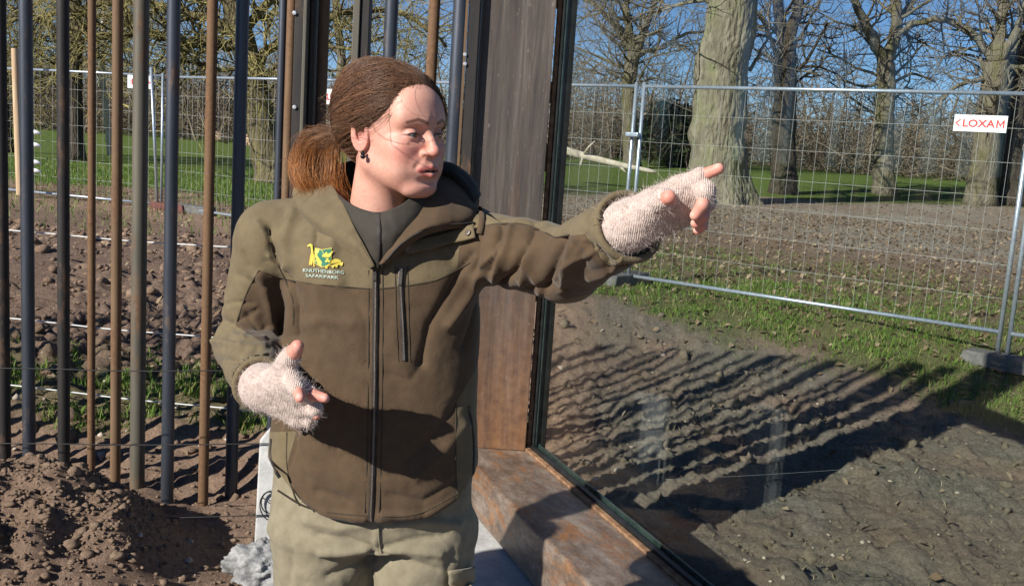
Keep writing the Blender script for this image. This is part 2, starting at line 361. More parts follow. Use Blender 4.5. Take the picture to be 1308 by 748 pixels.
def detail(x, y):
    w = tilled(x, y); near = np.exp(-((np.maximum(0, np.abs(x) - 8)) / 6) ** 2)
    lump = fbm2(x, y, 2.6, 3, 1); fine = fbm2(x, y, 34, 3, 3)
    wx = x + .06 * fbm2(x, y, 5, 2, 31); wy = y + .06 * fbm2(x, y, 5, 2, 32)
    bil = np.abs(fbm2(wx, wy, 5.5, 1, 2)) + .5 * np.abs(fbm2(wx, wy, 12, 1, 6)) + .3 * np.abs(fbm2(wx, wy, 27, 1, 7))       # rounded clods with creases between
    smooth = np.exp(-((x + .95) / .45) ** 2 - ((y - 3.35) / .4) ** 2) * .85
    field = sstep(4.4, 5.6, y); left = 1 - sstep(-.6, .4, x); fade = 1 - .6 * sstep(9, 14, y)
    a = w * (1 - smooth)
    tuft = np.abs(fbm2(x, y, 14, 2, 41))
    return near * fade * (a * (.028 * lump + (.035 + .085 * field * left + (.02 + .03 * sstep(-.1, .5, fbm2(x, y, .8, 2, 71))) * (1 - left) + .04 * sstep(.05, .2, heap(x, y))) * (bil - .3) + (.007 + .004 * (1 - left)) * fine) + (1 - w) * (.02 * lump + .012 * tuft + .006 * fine))
def gz(x, y):
    x = np.asarray(x, float); y = np.asarray(y, float); return gbase(x, y) + heap(x, y) + detail(x, y)
def axis(lo, a, b, hi, h, g):
    c = list(np.arange(a, b, h)); s = h
    while c[-1] < hi: s *= g; c.append(c[-1] + s)
    s = h; d = [a]
    while d[-1] > lo: s *= g; d.append(d[-1] - s)
    return np.array(d[:0:-1] + c)
ax_ = axis(-1500, -2.9, 4.3, 1500, .021, 1.075)
ay_ = axis(-300, 2.7, 7.4, 1600, .0185, 1.04)
GX, GY = np.meshgrid(ax_, ay_, indexing='ij'); gx, gy = GX.ravel(), GY.ravel()
gzv = gz(gx, gy); nx_, ny_ = GX.shape
ii = (np.arange(nx_ - 1)[:, None] * ny_ + np.arange(ny_ - 1)[None, :]).ravel()
ground = obj('ground', np.stack([gx, gy, gzv], 1), np.stack([ii, ii + ny_, ii + ny_ + 1, ii + 1], 1), M['ground'], smooth=True)
tag(ground, kind='structure')
def cover(x, y):
    s = fs(x, y); n1 = fbm2(x, y, 1.3, 4, 11); n2 = fbm2(x, y, .35, 3, 12)
    left = 1 - sstep(-1.2, -.5, x)
    turf = sstep(-1.35, -.8, s + n1 * .55) * (1 - .8 * sstep(.6, 2.0, s + n1 * 1.6)) * (1 - sstep(3.5, 6, s + n1 * 2)) * sstep(-1.6, -.2, x)
    band = left * sstep(4.55, 4.8, y + n1 * .12) * (1 - sstep(5.3, 6.0, y + n1 * .7)) * sstep(-.45, .05, n1 + .16)
    lawn_at = np.where(x < -2, 1.2, 11.5) + n2 * 1.5 + np.where(x < -2, 0, np.clip(x - 6, 0, 20) * .3)
    lawn = np.where(x < -2, sstep(0, 1.2, s - lawn_at), sstep(0, 1.5, y - 25.5 - .5 * np.maximum(0, x - 1) + n2 * 2 + n1))
    litter = sstep(-.4, .9, s + n1) * (1 - .35 * sstep(3.2, 7, s + n2)) * (1 - lawn) * (1 - .4 * left)
    path = sstep(4.5, 9, s + n1 * 3) * (1 - lawn) * (1 - left) * (.55 + .45 * sstep(-.3, .4, fbm2(x, y, .5, 4, 14)))
    damp = np.clip(.55 * sstep(.3, .9, x) + .6 * fbm2(x, y, 2.3, 3, 82) * sstep(.3, .9, x) + .75 * sstep(4.5, 5.5, y) * (1 - sstep(-1.8, -.5, s)) * left + .3 * n1 + .25, 0, 1)
    grey = sstep(.3, .9, x) * (1 - sstep(-1.6, -.5, s)) * np.clip(.75 + .8 * fbm2(x, y, 1.1, 4, 81), .3, 1)
    return turf, band, lawn, litter, path, damp, grey
turf, band, lawn, litter, path, damp, grey = cover(gx, gy)
attr(ground, 'turf', np.clip(turf * .6 + band * .4 + lawn, 0, 1)); attr(ground, 'litter', litter * .8 * (1 - .75 * path)); attr(ground, 'path', path); attr(ground, 'damp', damp); attr(ground, 'grey', grey)

# loose clods, stones, grass and dry leaves: uncountable ground cover
def lump_protos(n, k, jitter):
    bm = bmesh.new(); bmesh.ops.create_icosphere(bm, subdivisions=k, radius=1); V = np.array([v.co[:] for v in bm.verts]); Fc = np.array([[v.index for v in f.verts] for f in bm.faces]); bm.free()
    out = []
    for i in range(n):
        d = 1 + jitter * fbm(V * 1.1 + i * 9.1, 3) + .5 * jitter * noise3(V * 3.7 + i * 5); out.append(V * (d * rng.uniform(.66, 1.26, len(V)))[:, None] * rng.uniform(.7, 1.25, 3))
    return out, Fc
def scatter_lumps(name, x, y, r, mat, k=1, flat=.7, sink=.3, jitter=.8, v=None, grey_=None):
    protos, Fc = lump_protos(14, k, jitter); n = len(x); z = gz(x, y); m = len(protos[0])
    which = rng.integers(0, 14, n); P = np.stack(protos)[which]; a = rng.uniform(0, 6.28, n); ca, sa = np.cos(a)[:, None], np.sin(a)[:, None]
    sx = rng.uniform(.75, 1.3, (n, 1)); X = P[:, :, 0] * sx; Y = P[:, :, 1]; Z = P[:, :, 2] * flat
    V = np.stack([X * ca - Y * sa, X * sa + Y * ca, Z], 2) * r[:, None, None] + np.stack([x, y, z + r * flat * (1 - 2 * sink)], 1)[:, None]
    Fa = (Fc[None] + (np.arange(n) * m)[:, None, None]).reshape(-1, 3)
    o = obj(name, V.reshape(-1, 3), Fa, mat, smooth=False); tag(o, kind='stuff')
    attr(o, 'v', np.repeat(v if v is not None else rng.uniform(0, 1, n), m)); attr(o, 'grey', np.repeat(grey_ if grey_ is not None else np.zeros(n), m)); return o
def pick(n, x0, x1, y0, y1, w):
    x = rng.uniform(x0, x1, n); y = rng.uniform(y0, y1, n); k = rng.uniform(0, 1, n) < w(x, y); return x[k], y[k]
x, y = pick(18000, -2.6, -.75, 2.9, 4.35, lambda x, y: .12 + .88 * sstep(.05, .16, heap(x, y)))
r = np.exp(rng.normal(math.log(.0048), .6, len(x))).clip(.0022, .024); tag(scatter_lumps('heap_clods', x, y, r, M['clod'], v=rng.uniform(0, .35, len(x)), sink=.42), 'crumbly dry brown clods covering the dug soil heap', 'soil')
x, y = pick(4200, -6.5, .2, 4.3, 12.5, lambda x, y: tilled(x, y) * (.35 + .65 * sstep(5.4, 6.2, y)))
r = np.exp(rng.normal(math.log(.019), .6, len(x))).clip(.006, .075); tag(scatter_lumps('field_clods', x, y, r, M['clod'], v=rng.uniform(.3, 1, len(x)), sink=.5), 'dark damp clods of tilled earth behind the steel bars', 'soil')
x, y = pick(12000, .25, 6.0, 2.4, 9.5, lambda x, y: tilled(x, y) * (.25 + .75 * sstep(-.1, .5, fbm2(x, y, 1.1, 3, 8))))
r = np.exp(rng.normal(math.log(.008), .65, len(x))).clip(.003, .045); tag(scatter_lumps('enclosure_clods', x, y, r, M['clod'], v=rng.uniform(.1, .6, len(x)), grey_=np.full(len(x), .8), sink=.42), 'grey brown clods strewn over the soil beyond the glass', 'soil')

x, y = pick(900, .3, 6, 2.4, 8.5, lambda x, y: .35 * tilled(x, y)); scatter_lumps('pale_stones', x, y, np.exp(rng.normal(math.log(.009), .45, len(x))).clip(.004, .03), M['stone'], sink=.35)['label'] = 'few pale stones lying in the dug soil beyond the glass'
x, y = pick(500, -3, .2, 3.0, 6, lambda x, y: .5 * tilled(x, y)); scatter_lumps('pale_stones', x, y, np.exp(rng.normal(math.log(.008), .5, len(x))).clip(.004, .03), M['stone'], sink=.35)['label'] = 'few pale stones lying round the soil heap and bars'
def blades(name, x, y, h, label, cat, mat=M['grass']):
    n = len(x); z = gz(x, y) - .004; a = rng.uniform(0, 6.28, n); ln = rng.uniform(.15, .8, n) * h; a2 = rng.uniform(0, 6.28, n); w = h * rng.uniform(.035, .07, n) + .0012
    b = np.stack([x, y, z], 1); s = np.stack([np.cos(a) * w, np.sin(a) * w, 0 * w], 1); d = np.stack([np.cos(a2) * ln, np.sin(a2) * ln, h], 1)
    mid = b + d * .55 + np.stack([0 * h, 0 * h, .12 * h], 1); V = np.stack([b - s, b + s, mid - s * .7, mid + s * .7, b + d], 1).reshape(-1, 3)
    k = (np.arange(n) * 5)[:, None]; T = np.concatenate([k + np.array([0, 1, 3]), k + np.array([0, 3, 2]), k + np.array([2, 3, 4])])
    o = obj(name, V, T, mat); tag(o, label, cat, kind='stuff'); attr(o, 'v', np.repeat(np.clip(rng.normal(.42, .25, n), 0, 1), 5)); return o
x, y = pick(310000, -.5, 7, 4.5, 15, lambda x, y: cover(x, y)[0] * (.2 + .8 * sstep(-.25, .3, fbm2(x, y, 2.2, 3, 21)))); blades('grass', x, y, rng.gamma(3, .011, len(x)).clip(.012, .08), 'fresh green grass strip along the foot of the mesh fence', 'grass')
x, y = pick(90000, -4.5, -.6, 4.4, 6.4, lambda x, y: .7 * cover(x, y)[1] * sstep(-.15, .3, fbm2(x, y, 3, 3, 61))); blades('grass', x, y, rng.gamma(3, .011, len(x)).clip(.012, .08), 'tufts of green grass on the bank behind the steel bars', 'grass')
x, y = pick(70000, -14, -1.5, 12, 26, lambda x, y: np.clip(cover(x, y)[2] + .12, 0, 1) * (1 - sstep(14, 26, y) * .6)); blades('grass', x, y, rng.uniform(.04, .11, len(x)), 'lawn grass beyond the left stretch of mesh fence', 'grass')
M['straw'] = leafy('dead_grass_stalks', (.22, .17, .1), (.36, .3, .19), (.5, .43, .3), .9)
x, y = pick(9000, .4, 5.5, 2.5, 8.5, lambda x, y: .45 * tilled(x, y) * sstep(.05, .45, fbm2(x, y, 1.6, 3, 91))); blades('dead_grass', x, y, rng.gamma(3, .007, len(x)).clip(.008, .06), 'wisps of dead straw coloured grass on the soil beyond the glass', 'grass', M['straw'])
x, y = pick(5000, -6, -.7, 3.0, 9, lambda x, y: .3 * tilled(x, y)); blades('dead_grass', x, y, rng.gamma(3, .006, len(x)).clip(.008, .05), 'wisps of dead straw coloured grass round the steel bars', 'grass', M['straw'])
def leaves(name, x, y, size, label):
    n = len(x); z = gz(x, y) + .008; a = rng.uniform(0, 6.28, n); t1 = rng.normal(0, .45, n)
    u = np.stack([np.cos(a), np.sin(a), t1], 1) * size[:, None]; w = np.stack([-np.sin(a), np.cos(a), rng.normal(0, .5, n)], 1) * size[:, None] * .55; c = np.stack([x, y, z + size * .3], 1)
    V = np.stack([c - u, c + w, c + u, c - w], 1); V[:, 1, 2] += size * .25; V[:, 3, 2] += size * .25
    k = (np.arange(n) * 4)[:, None]; T = np.concatenate([k + np.array([0, 1, 2]), k + np.array([0, 2, 3])])
    o = obj(name, V.reshape(-1, 3), T, M['dryleaf']); tag(o, label, 'leaves', kind='stuff'); attr(o, 'v', np.repeat(rng.uniform(0, 1, n), 4)); return o
x, y = pick(34000, -.5, 12, 5, 24, lambda x, y: .05 + .6 * np.maximum(cover(x, y)[3], .6 * cover(x, y)[0])); leaves('leaf_litter', x, y, rng.uniform(.015, .045, len(x)), 'brown fallen leaves strewn round the right stretch of mesh fence')
x, y = pick(9000, 0, 22, 16, 40, lambda x, y: .6 * (1 - cover(x, y)[2])); leaves('leaf_litter', x, y, rng.uniform(.02, .05, len(x)), 'brown fallen leaves over the bare earth between the fence and the far lawn')
x, y = pick(16000, -9, -.6, 5, 19, lambda x, y: .2 + .6 * cover(x, y)[3]); leaves('leaf_litter', x, y, rng.uniform(.015, .04, len(x)), 'dry leaves scattered over the tilled field behind the steel bars')
x, y = pick(260, .4, 5, 2.6, 8, lambda x, y: .5 + 0 * x); leaves('leaf_litter', x, y, rng.uniform(.012, .035, len(x)), 'few pale leaves lying on the dug soil beyond the glass')

# ================================================================ row of steel bars
BY = 4.08
fence = empty('bar_fence', (-1.2, BY, 0)); tag(fence, 'row of tall upright steel bars of mixed rust and blue black', 'bar fence')
def bar(xp, d, mat, Y=BY, zb=-.3):
    x = px(xp, 300, Y)[0]; b = MB(); b.tube([(x, Y, zb), (x, Y, 1.5), (x, Y, 3.45)], d / 2, 20); o = b.build('bar', M[mat], fence); auto_smooth(o, 50); return o
for xp, d, m, Y in [(3, .05, 'steel_black', 4.08), (35, .054, 'steel_blue', 4.1), (81, .05, 'steel_black', 4.13), (117, .032, 'steel_rust', 4.09), (149, .043, 'steel_brown', 4.06), (178, .062, 'steel_olive', 4.07),
                    (218, .052, 'steel_blue', 3.99), (266, .042, 'steel_rust', 4.0), (303, .053, 'steel_blue', 4.1), (353, .032, 'steel_blue', 4.1), (364, .04, 'steel_brown', 4.08),
                    (404, .045, 'steel_brown', 4.12), (393, .02, 'steel_black', 4.18), (487, .055, 'steel_blue', 4.1), (540, .045, 'steel_rust', 4.08), (572, .06, 'steel_blue', 4.06)]:
    bar(xp, d, m, Y)
kinds = ['steel_blue', 'steel_rust', 'steel_brown', 'steel_olive', 'steel_black']; dd = [.048, .036, .04, .054, .044]
xb = -2.31
for i in range(24):                                      # the row goes on to the left and throws its shadows into the field
    k = (i * 3 + i // 4) % 5; b = MB(); b.tube([(xb, BY + .04 * math.sin(i * 2.1), -.2), (xb, BY + .04 * math.sin(i * 2.1), 3.45)], dd[k] / 2, 12); auto_smooth(b.build('bar', M[kinds[k]], fence), 50); xb -= .165 + .05 * math.sin(i * 1.7)
def plate(x0, x1, y0, y1, z0, z1, mat, name, parent, bw=.003):
    b = MB(); b.box(((x0 + x1) / 2, (y0 + y1) / 2, (z0 + z1) / 2), (x1 - x0, y1 - y0, z1 - z0)); return bevel(b.build(name, M[mat], parent), bw, 2)
X = lambda p, Y=BY: px(p, 300, Y)[0]
# square post with bolted angle irons in the row
plate(X(371), X(382), 4.03, 4.1, -.3, 3.45, 'steel_black', 'angle_iron', fence)
plate(X(383.5), X(388), 4.0, 4.12, -.3, 3.45, 'steel_olive', 'angle_iron', fence)
plate(X(389), X(392), 4.05, 4.2, -.3, 3.45, 'steel_black', 'angle_iron', fence)
plate(X(441), X(449.5), 4.05, 4.1, -.3, 3.45, 'steel_olive', 'flat_bar', fence); plate(X(450), X(461), 4.06, 4.13, -.3, 3.45, 'steel_black', 'flat_bar', fence)
def bolt(p, r, parent, nrm=(0, -1, 0), h=.008):
    b = MB(); p = np.array(p); nrm = np.array(nrm, float); b.tube([p, p + nrm * h, p + nrm * h * 1.05], [r, r, r * .6], 6); return b.build('bolt', M['zinc'], parent)
for yy in (17, 137, 262): bolt(px(376.5, yy, 4.03), .0085, fence)

# ================================================================ H-section post beside the window
post = empty('steel_post', (X(645), 4.2, .3)); tag(post, 'weathered grey brown steel H post standing on the sill beam', 'post')
plate(X(597) + .006, X(690), 4.085, 4.105, .302, 3.6, 'post', 'web', post, .002)
plate(X(583), X(597), 4.045, 4.2, .302, 3.6, 'steel_black', 'flange', post)
plate(X(578.5), X(582.5), 4.04, 4.055, .302, 3.6, 'steel_brown', 'edge_strip', post, .001)
plate(X(597) + .0065, X(601), 4.06, 4.083, .302, 3.6, 'post', 'corner_weld', post, .006)
plate(X(668), X(690) - .002, 4.107, 4.2, .302, 3.6, 'steel_black', 'flange', post)
for yy in (70, 82): bolt(px(594, yy, 4.045), .008, post)
for yy in (137.5, 262): bolt(px(583, yy, 4.045), .006, post); bolt(px(579, yy, 4.04), .005, post)

# ================================================================ glazed viewing window: sill beam, frame, pane
G0 = np.array([.134, 4.135]); GD = np.array([.3579, -.9338]); GN = np.array([.9338, .3579])
GR = np.array([[GN[0], -GN[1], 0], [GN[1], GN[0], 0], [0, 0, 1.0]])             # local x across, local -y along
def gp(off, t, z): q = G0 + GN * off + GD * t; return np.array([q[0], q[1], z])
def gbox(name, o0, o1, t0, t1, z0, z1, mat, parent, bw=.002, seg=2):
    b = MB(); b.box(gp((o0 + o1) / 2, (t0 + t1) / 2, (z0 + z1) / 2), (o1 - o0, t1 - t0, z1 - z0), GR); o = b.build(name, M[mat], parent); return bevel(o, bw, seg) if bw else o
beam = MB(); beam.box((0, 0, 0), (.33, 3.75, .2))
bo = beam.build('sill_beam', M['sill']); bevel(bo, .014, 3); auto_smooth(bo, 60)
bo.location = gp(-.165, 1.4, .2); bo.rotation_euler.z = math.atan2(GN[1], GN[0]); tag(bo, 'rusty hollow steel box beam forming the sill under the glass', 'beam')
weld = MB(); weld.tube([gp(-.325 + .01 * i + .0, .005 + .017 * i * 0, .304) for i in (0, 10, 20, 30)], .004, 6)
win = empty('viewing_window', gp(0, .7, .3)); tag(win, 'tall clear glass viewing pane in a dark frame on the sill beam', 'window')
gbox('pane', -.002, .012, .03, 3.2, .312, 2.45, 'glass', win, 0)
gbox('bottom_channel', -.022, -.003, .03, 3.2, .302, .322, 'black_rubber', win)
gbox('glass_edge_strip', .0125, .02, .03, 3.2, .302, .33, 'glass_edge', win)
gbox('bottom_angle', -.046, -.024, -.01, 3.2, .3005, .312, 'rust_strip', win)
gbox('side_angle', -.03, -.012, .0, .012, .302, 2.45, 'rust_strip', win)
gbox('side_gasket', -.011, -.002, .004, .03, .302, 2.45, 'black_rubber', win)
gbox('side_frame', .0, .05, -.045, .028, .302, 2.45, 'dark_frame', win, .004)
gbox('side_trim', -.0018, .004, .031, .037, .322, 2.45, 'glass_edge', win)
gbox('top_beam', -.12, .05, -.35, 3.3, 2.455, 2.66, 'steel_black', win, .01)
for z0, z1 in ((2.16, 2.33), (1.5, 1.62), (1.78, 1.87), (.95, 1.02), (.31, .42)):          # rusty weld runs on the side angle
    gbox('weld_run', -.036, -.0305, -.004, .006, z0, z1, 'rust_strip', win, .003)
slab = MB(); slab.prism([(*(G0 + GN * o + GD * t), -.15) for o, t in ((-.05, -.4), (-.05, 3.4), (-.75, 3.4), (-.6, 1.6), (-.62, .25), (-.5, -.4))], (0, 0, .235))
so_ = slab.build('concrete_foundation', M['concrete']); bevel(so_, .01); tag(so_, 'pale poured concrete strip under the rusty sill beam', 'foundation')

# ================================================================ concrete marker post, spilled cement, wires
cb = MB(); c0, c1 = px(327, 690, 3.6)[0], px(362, 690, 3.6)[0]
cb.prism([(c0, 3.56, -.1), (c1 + .01, 3.56, -.1), (c1 + .01, 3.56, .47), (c0 + .045, 3.56, .485), (c0 + .012, 3.56, .44)], (0, .13, 0))
cbo = cb.build('concrete_block', M['concrete'], origin=((c0 + c1) / 2, 3.6, 0)); bevel(cbo, .008, 3); tag(cbo, 'upright pale concrete block with a loop of black wire beside it', 'block')
cb = MB(); cb.prism([(-.6, 4.0, -.1), (-.42, 4.0, -.1), (-.42, 4.0, .47), (-.57, 4.0, .48), (-.6, 4.0, .44)], (0, .13, 0)); cbo = cb.build('concrete_block', M['concrete'], origin=(-.5, 4.0, 0)); bevel(cbo, .008, 3); tag(cbo, 'upright concrete block mirrored faintly in the glass, behind the woman', 'block')
bmc = bmesh.new(); bmesh.ops.create_icosphere(bmc, subdivisions=5, radius=1); V = np.array([v.co[:] for v in bmc.verts]); Fc = np.array([[v.index for v in f.verts] for f in bmc.faces]); bmc.free()
V = V * (1 + .3 * fbm(V * 2.2, 4) + .09 * fbm(V * 9, 3))[:, None] * np.array([.13, .12, .085]); V[:, 2] = np.maximum(V[:, 2], -.03)
cs = obj('cement_spill', V + px(336, 722, 3.42), Fc, M['cement'], origin=px(336, 722, 3.42)); tag(cs, 'lump of hardened grey white cement at the foot of the concrete block', 'cement')
def wire(name, pts, r, mat, label, cat, group=None, k=6):
    b = MB(); b.tube(catmull(pts, 40), r, k); o = b.build(name, mat, origin=pts[len(pts) // 2], smooth=True); return tag(o, label, cat, group)
for (ya, yb, xe, lab) in ((470, 473, 320, 'top black wire strung in front of the steel bars'), (566, 566, 352, 'middle black wire ending at the top of the concrete block'), (663, 657, 350, 'low black wire over the soil heap, tied off at the concrete block')):
    p0, p1 = px(0, ya, 3.55), px(xe, yb, 3.55); pl = p0 + (p0 - p1) * 1.6
    wire('wire', [pl, p0, p0 * .5 + p1 * .5 - np.array([0, 0, .006]), p1], .0022, M['black_wire'], lab, 'wire')
q = px(345, 645, 3.54); an = np.linspace(0, 2 * math.pi * 1.7, 40)
lp = MB(); lp.tube(np.stack([q[0] + .034 * np.cos(an) * (1 + .2 * np.sin(an * .7)), q[1] + .006 * an / 6, q[2] + .05 * np.sin(an) + .012 * np.cos(an * .6)], 1), .0022, 6)
lp.tube([q + np.array([-.03, 0, .03]), q + np.array([0, -.004, .01]), q + np.array([.045, 0, -.03])], .002, 6)
tag(lp.build('wire_loop', M['black_wire'], origin=q, smooth=True), 'loose curled loop of black wire on the concrete block', 'wire')
for ya, yb, xe, Y, lab in ((293, 318, 330, 4.8, 'uppermost white electric rope running behind the steel bars'), (405, 432, 290, 4.8, 'middle white electric rope running behind the steel bars'), (490, 525, 330, 4.8, 'lowest white electric rope, just above the grass behind the bars')):
    p0, p1 = px(0, ya, Y), px(xe, yb, Y); pl = p0 + (p0 - p1) * 1.5; pr = p1 + (p1 - p0) * .75
    wire('electric_rope', [pl, p0, (p0 + p1) / 2 - np.array([0, 0, .008]), p1, pr], .0036, M['rope'], lab, 'rope')
p0, p1 = px(850, 612, 4.5), px(1095, 598, 5.0); wire('string', [p0, (p0 + p1) / 2 + np.array([0, 0, -.004]), p1], .0007, M['wire'], 'thin pale string stretched low over the dug soil beyond the glass', 'string')

# ================================================================ site fence of mesh panels
def text_mesh(body, size, bold=.0):
    cu = bpy.data.curves.new('txt', 'FONT'); cu.body = body; cu.size = size; cu.align_x = 'CENTER'; cu.align_y = 'CENTER'; cu.offset = bold; cu.resolution_u = 3
    to = bpy.data.objects.new('txt', cu); COL.objects.link(to); dg = bpy.context.evaluated_depsgraph_get(); me = bpy.data.meshes.new_from_object(to.evaluated_get(dg))
    V = np.array([v.co[:] for v in me.vertices]); Fc = [tuple(p.vertices) for p in me.polygons]; bpy.data.objects.remove(to); bpy.data.curves.remove(cu); bpy.data.meshes.remove(me); return V, Fc
def plane_hit(xp, yp, A, B):
    d = ray(xp, yp); n = np.array([-(B - A)[1], (B - A)[0]]); t = ((A - CO[:2]) @ n) / (d[:2] @ n); return CO + d * t
PROOT = []; FPA, FPB = float(px(803, 230, 10.54)[0]), float(px(813, 230, 10.47)[0])
PANELS = [((-16.0, 18.8), (-12.4, 17.63), 'mesh fence panel farthest along, past the pale wooden post', None),
          ((-12.3, 17.6), (-8.95, 16.62), 'mesh fence panel behind the white insulators and wooden post', None),
          ((-8.9, 16.6), (-5.65, 15.52), 'mesh fence panel with a half hidden white sign, left of the leaning posts', (180, 105)),
          ((-5.55, 15.48), (-2.2, 13.05), 'mesh fence panel with a white sign seen between the bars', (430, 124)),
          ((-2.12, 13.0), (FPA, 10.54), 'mesh fence panel ending at the clamped double posts', None),
          ((FPB, 10.47), (4.19, 8.27), 'mesh fence panel with the LOXAM sign behind the glass', (1252.5, 158)),
          ((4.25, 8.22), (6.9, 6.05), 'mesh fence panel starting at the grey block, running toward the glass', None)]
for A, B, lab, sg in PANELS:
    A = np.array(A); B = np.array(B); L = np.linalg.norm(B - A); u3 = np.array([*(B - A) / L, 0]); z0 = .3; a3 = np.array([*A, z0]); b3 = np.array([*B, z0]); up = np.array([0, 0, 1.0])
    if A[0] < -5.6: a3[2] = b3[2] = z0 = .31
    root = empty('mesh_fence', (*A, float(gz(A[0], A[1])))); tag(root, lab, 'fence', 'site fence panels'); PROOT.append(root)
    gA = float(gz(A[0], A[1])); gB = float(gz(B[0], B[1]))
    for q, g in ((a3, gA), (b3, gB)):
        fr = MB(); fr.tube([np.array([q[0], q[1], g + .02]), q + up * 2.04], .02, 10); fr.build('upright', M['galv'], root, smooth=True)
    for zz, nm in ((0, 'bottom_rail'), (2.0, 'top_rail')):
        f2 = MB(); f2.tube([a3 + up * zz, b3 + up * zz], .019, 10); f2.build(nm, M['galv'], root, smooth=True)
    w = []; nvw = int(L / .125)
    for i in range(1, nvw): p = a3 + u3 * (L * i / nvw); w.append([p, p + up * 2.0])
    for i in range(1, 7): p = up * (2.0 * i / 7); bow = .012 * rng.normal(size=3) * np.array([1, 1, .3]); w.append([a3 + p + u3 * .01 + [0, -.005, 0], b3 + p - u3 * .01 + [0, -.005, 0]])
    V, Fq, _, _ = strands(np.array(w), .0014 if A[1] < 12 else .0018, .0014 if A[1] < 12 else .0018, 4); o = obj('wire_mesh', V, Fq, M['wire'], root); tag(o, kind='stuff')
    if sg:
        c = plane_hit(*sg, A, B); nrm = np.array([u3[1], -u3[0], 0]); nrm = nrm if nrm[1] < 0 else -nrm; W_, H_ = .42, .14
        if A[0] < -2.5: W_, H_ = .48, .2
        s = MB(); s.prism([c + u3 * a * W_ / 2 + up * b * H_ / 2 + nrm * .012 for a, b in ((-1, -1), (1, -1), (1, 1), (-1, 1))], nrm * .006); sp = s.build('sign_plate', M['white_plastic'], root)
        V, Fc = text_mesh('LOXA', 1.0, .02); V[:, 0] = (V[:, 0] - V[:, 0].min()) / (V[:, 0].max() - V[:, 0].min()) * .78; V[:, 1] = (V[:, 1] - V[:, 1].min()) / (V[:, 1].max() - V[:, 1].min()); V = V[:, :2]; Fc = list(Fc)
        for q in ([(.81, 0), (.845, 0), (.845, 1), (.81, 1)], [(.965, 0), (1, 0), (1, 1), (.965, 1)], [(.845, 1), (.845, .7), (.905, .12), (.905, .45)], [(.965, 1), (.965, .7), (.905, .12), (.905, .45)]): n_ = len(V); V = np.concatenate([V, np.array(q)]); Fc.append((n_, n_ + 1, n_ + 2, n_ + 3))     # the letter M
        V = np.stack([(V[:, 0] - .5) * W_ * .78, (V[:, 1] - .5) * H_ * .46], 1)
        obj('sign_lettering', c + nrm * .0205 + u3 * (V[:, :1] + .027) + up * V[:, 1:2], Fc, M['red_print'], sp)
        k = 1.0; arc = [(-.165 + .012, .03), (-.185, 0), (-.165 + .012, -.03), (-.165, -.03), (-.198, 0), (-.165, .03)]
        obj('sign_mark', [c + nrm * .0205 + u3 * a * k + up * b * k for a, b in arc], [(0, 1, 4, 5), (1, 2, 3, 4)], M['red_print'], sp)
def foot(x, y, lab, rz, mat='concrete_dark'):
    b = MB(); pts = [(-.36, 0), (.36, 0), (.33, .13), (-.33, .13)]; ca, sa = math.cos(rz), math.sin(rz); g = float(gz(x, y))
    P = [np.array([x, y, g - .01]) + np.array([a * ca + .11 * sa, a * sa - .11 * ca, z]) for a, z in pts]; b.prism(P, (-.22 * sa, .22 * ca, 0)); o = b.build('ballast_block', M[mat], origin=(x, y, g)); bevel(o, .015, 2); tag(o, lab, 'ballast block', 'fence feet'); return o
foot(4.24, 8.2, 'dark concrete fence foot in the grass under the near fence posts', R(-42)); foot(FPA + .05, 10.5, 'concrete fence foot under the clamped double posts', R(50)); foot(-5.42, 15.3, 'dull red and dark fence foot beneath the leaning posts on bare soil', R(-25), 'brickred')
foot(-5.0, 15.15, 'dark fence foot lying next to the dull red one', R(-25))
b = MB(); b.box(px(808, 172, 10.48), (.16, .06, .05), [[.787, .617, 0], [-.617, .787, 0], [0, 0, 1]]); bevel(b.build('clamp', M['galv'], PROOT[4]), .012, 3)
# leaning brace post seen left of the olive bar, wooden post and its insulators
b = MB(); b.tube([px(193, 86, 15.3), px(201, 258, 15.3)], .022, 10); tag(b.build('brace_tube', M['galv'], origin=px(201, 258, 15.3), smooth=True), 'slanting galvanised tube leaning on the mesh fence', 'tube')
b = MB(); pb = px(26, 241, 15.9); pb[2] -= .1; pt = px(19, 62, 15.9); b.tube([pb, (pb + pt) / 2, pt], [.062, .06, .055], 12); wo = b.build('wooden_post', M['wood'], origin=pb); auto_smooth(wo, 50); tag(wo, 'pale round wooden post standing at the mesh fence', 'post')
for k, yy in enumerate((170, 186, 208, 219)):
    q = px(45, yy, 15.7); b = MB(); b.tube([q + np.array([-.06, 0, 0]), q + np.array([-.02, 0, .012]), q + np.array([.02, 0, .012]), q + np.array([.1, 0, -.004])], [.018, .04, .036, .01], 8)
    b.tube([q + np.array([-.2, 0, 0]), q], .008, 6); o = b.build('insulator', M['white_plastic'], origin=q, smooth=True); tag(o, 'white plastic rope insulator on the fence beside the wooden post', 'insulator', 'white insulators')

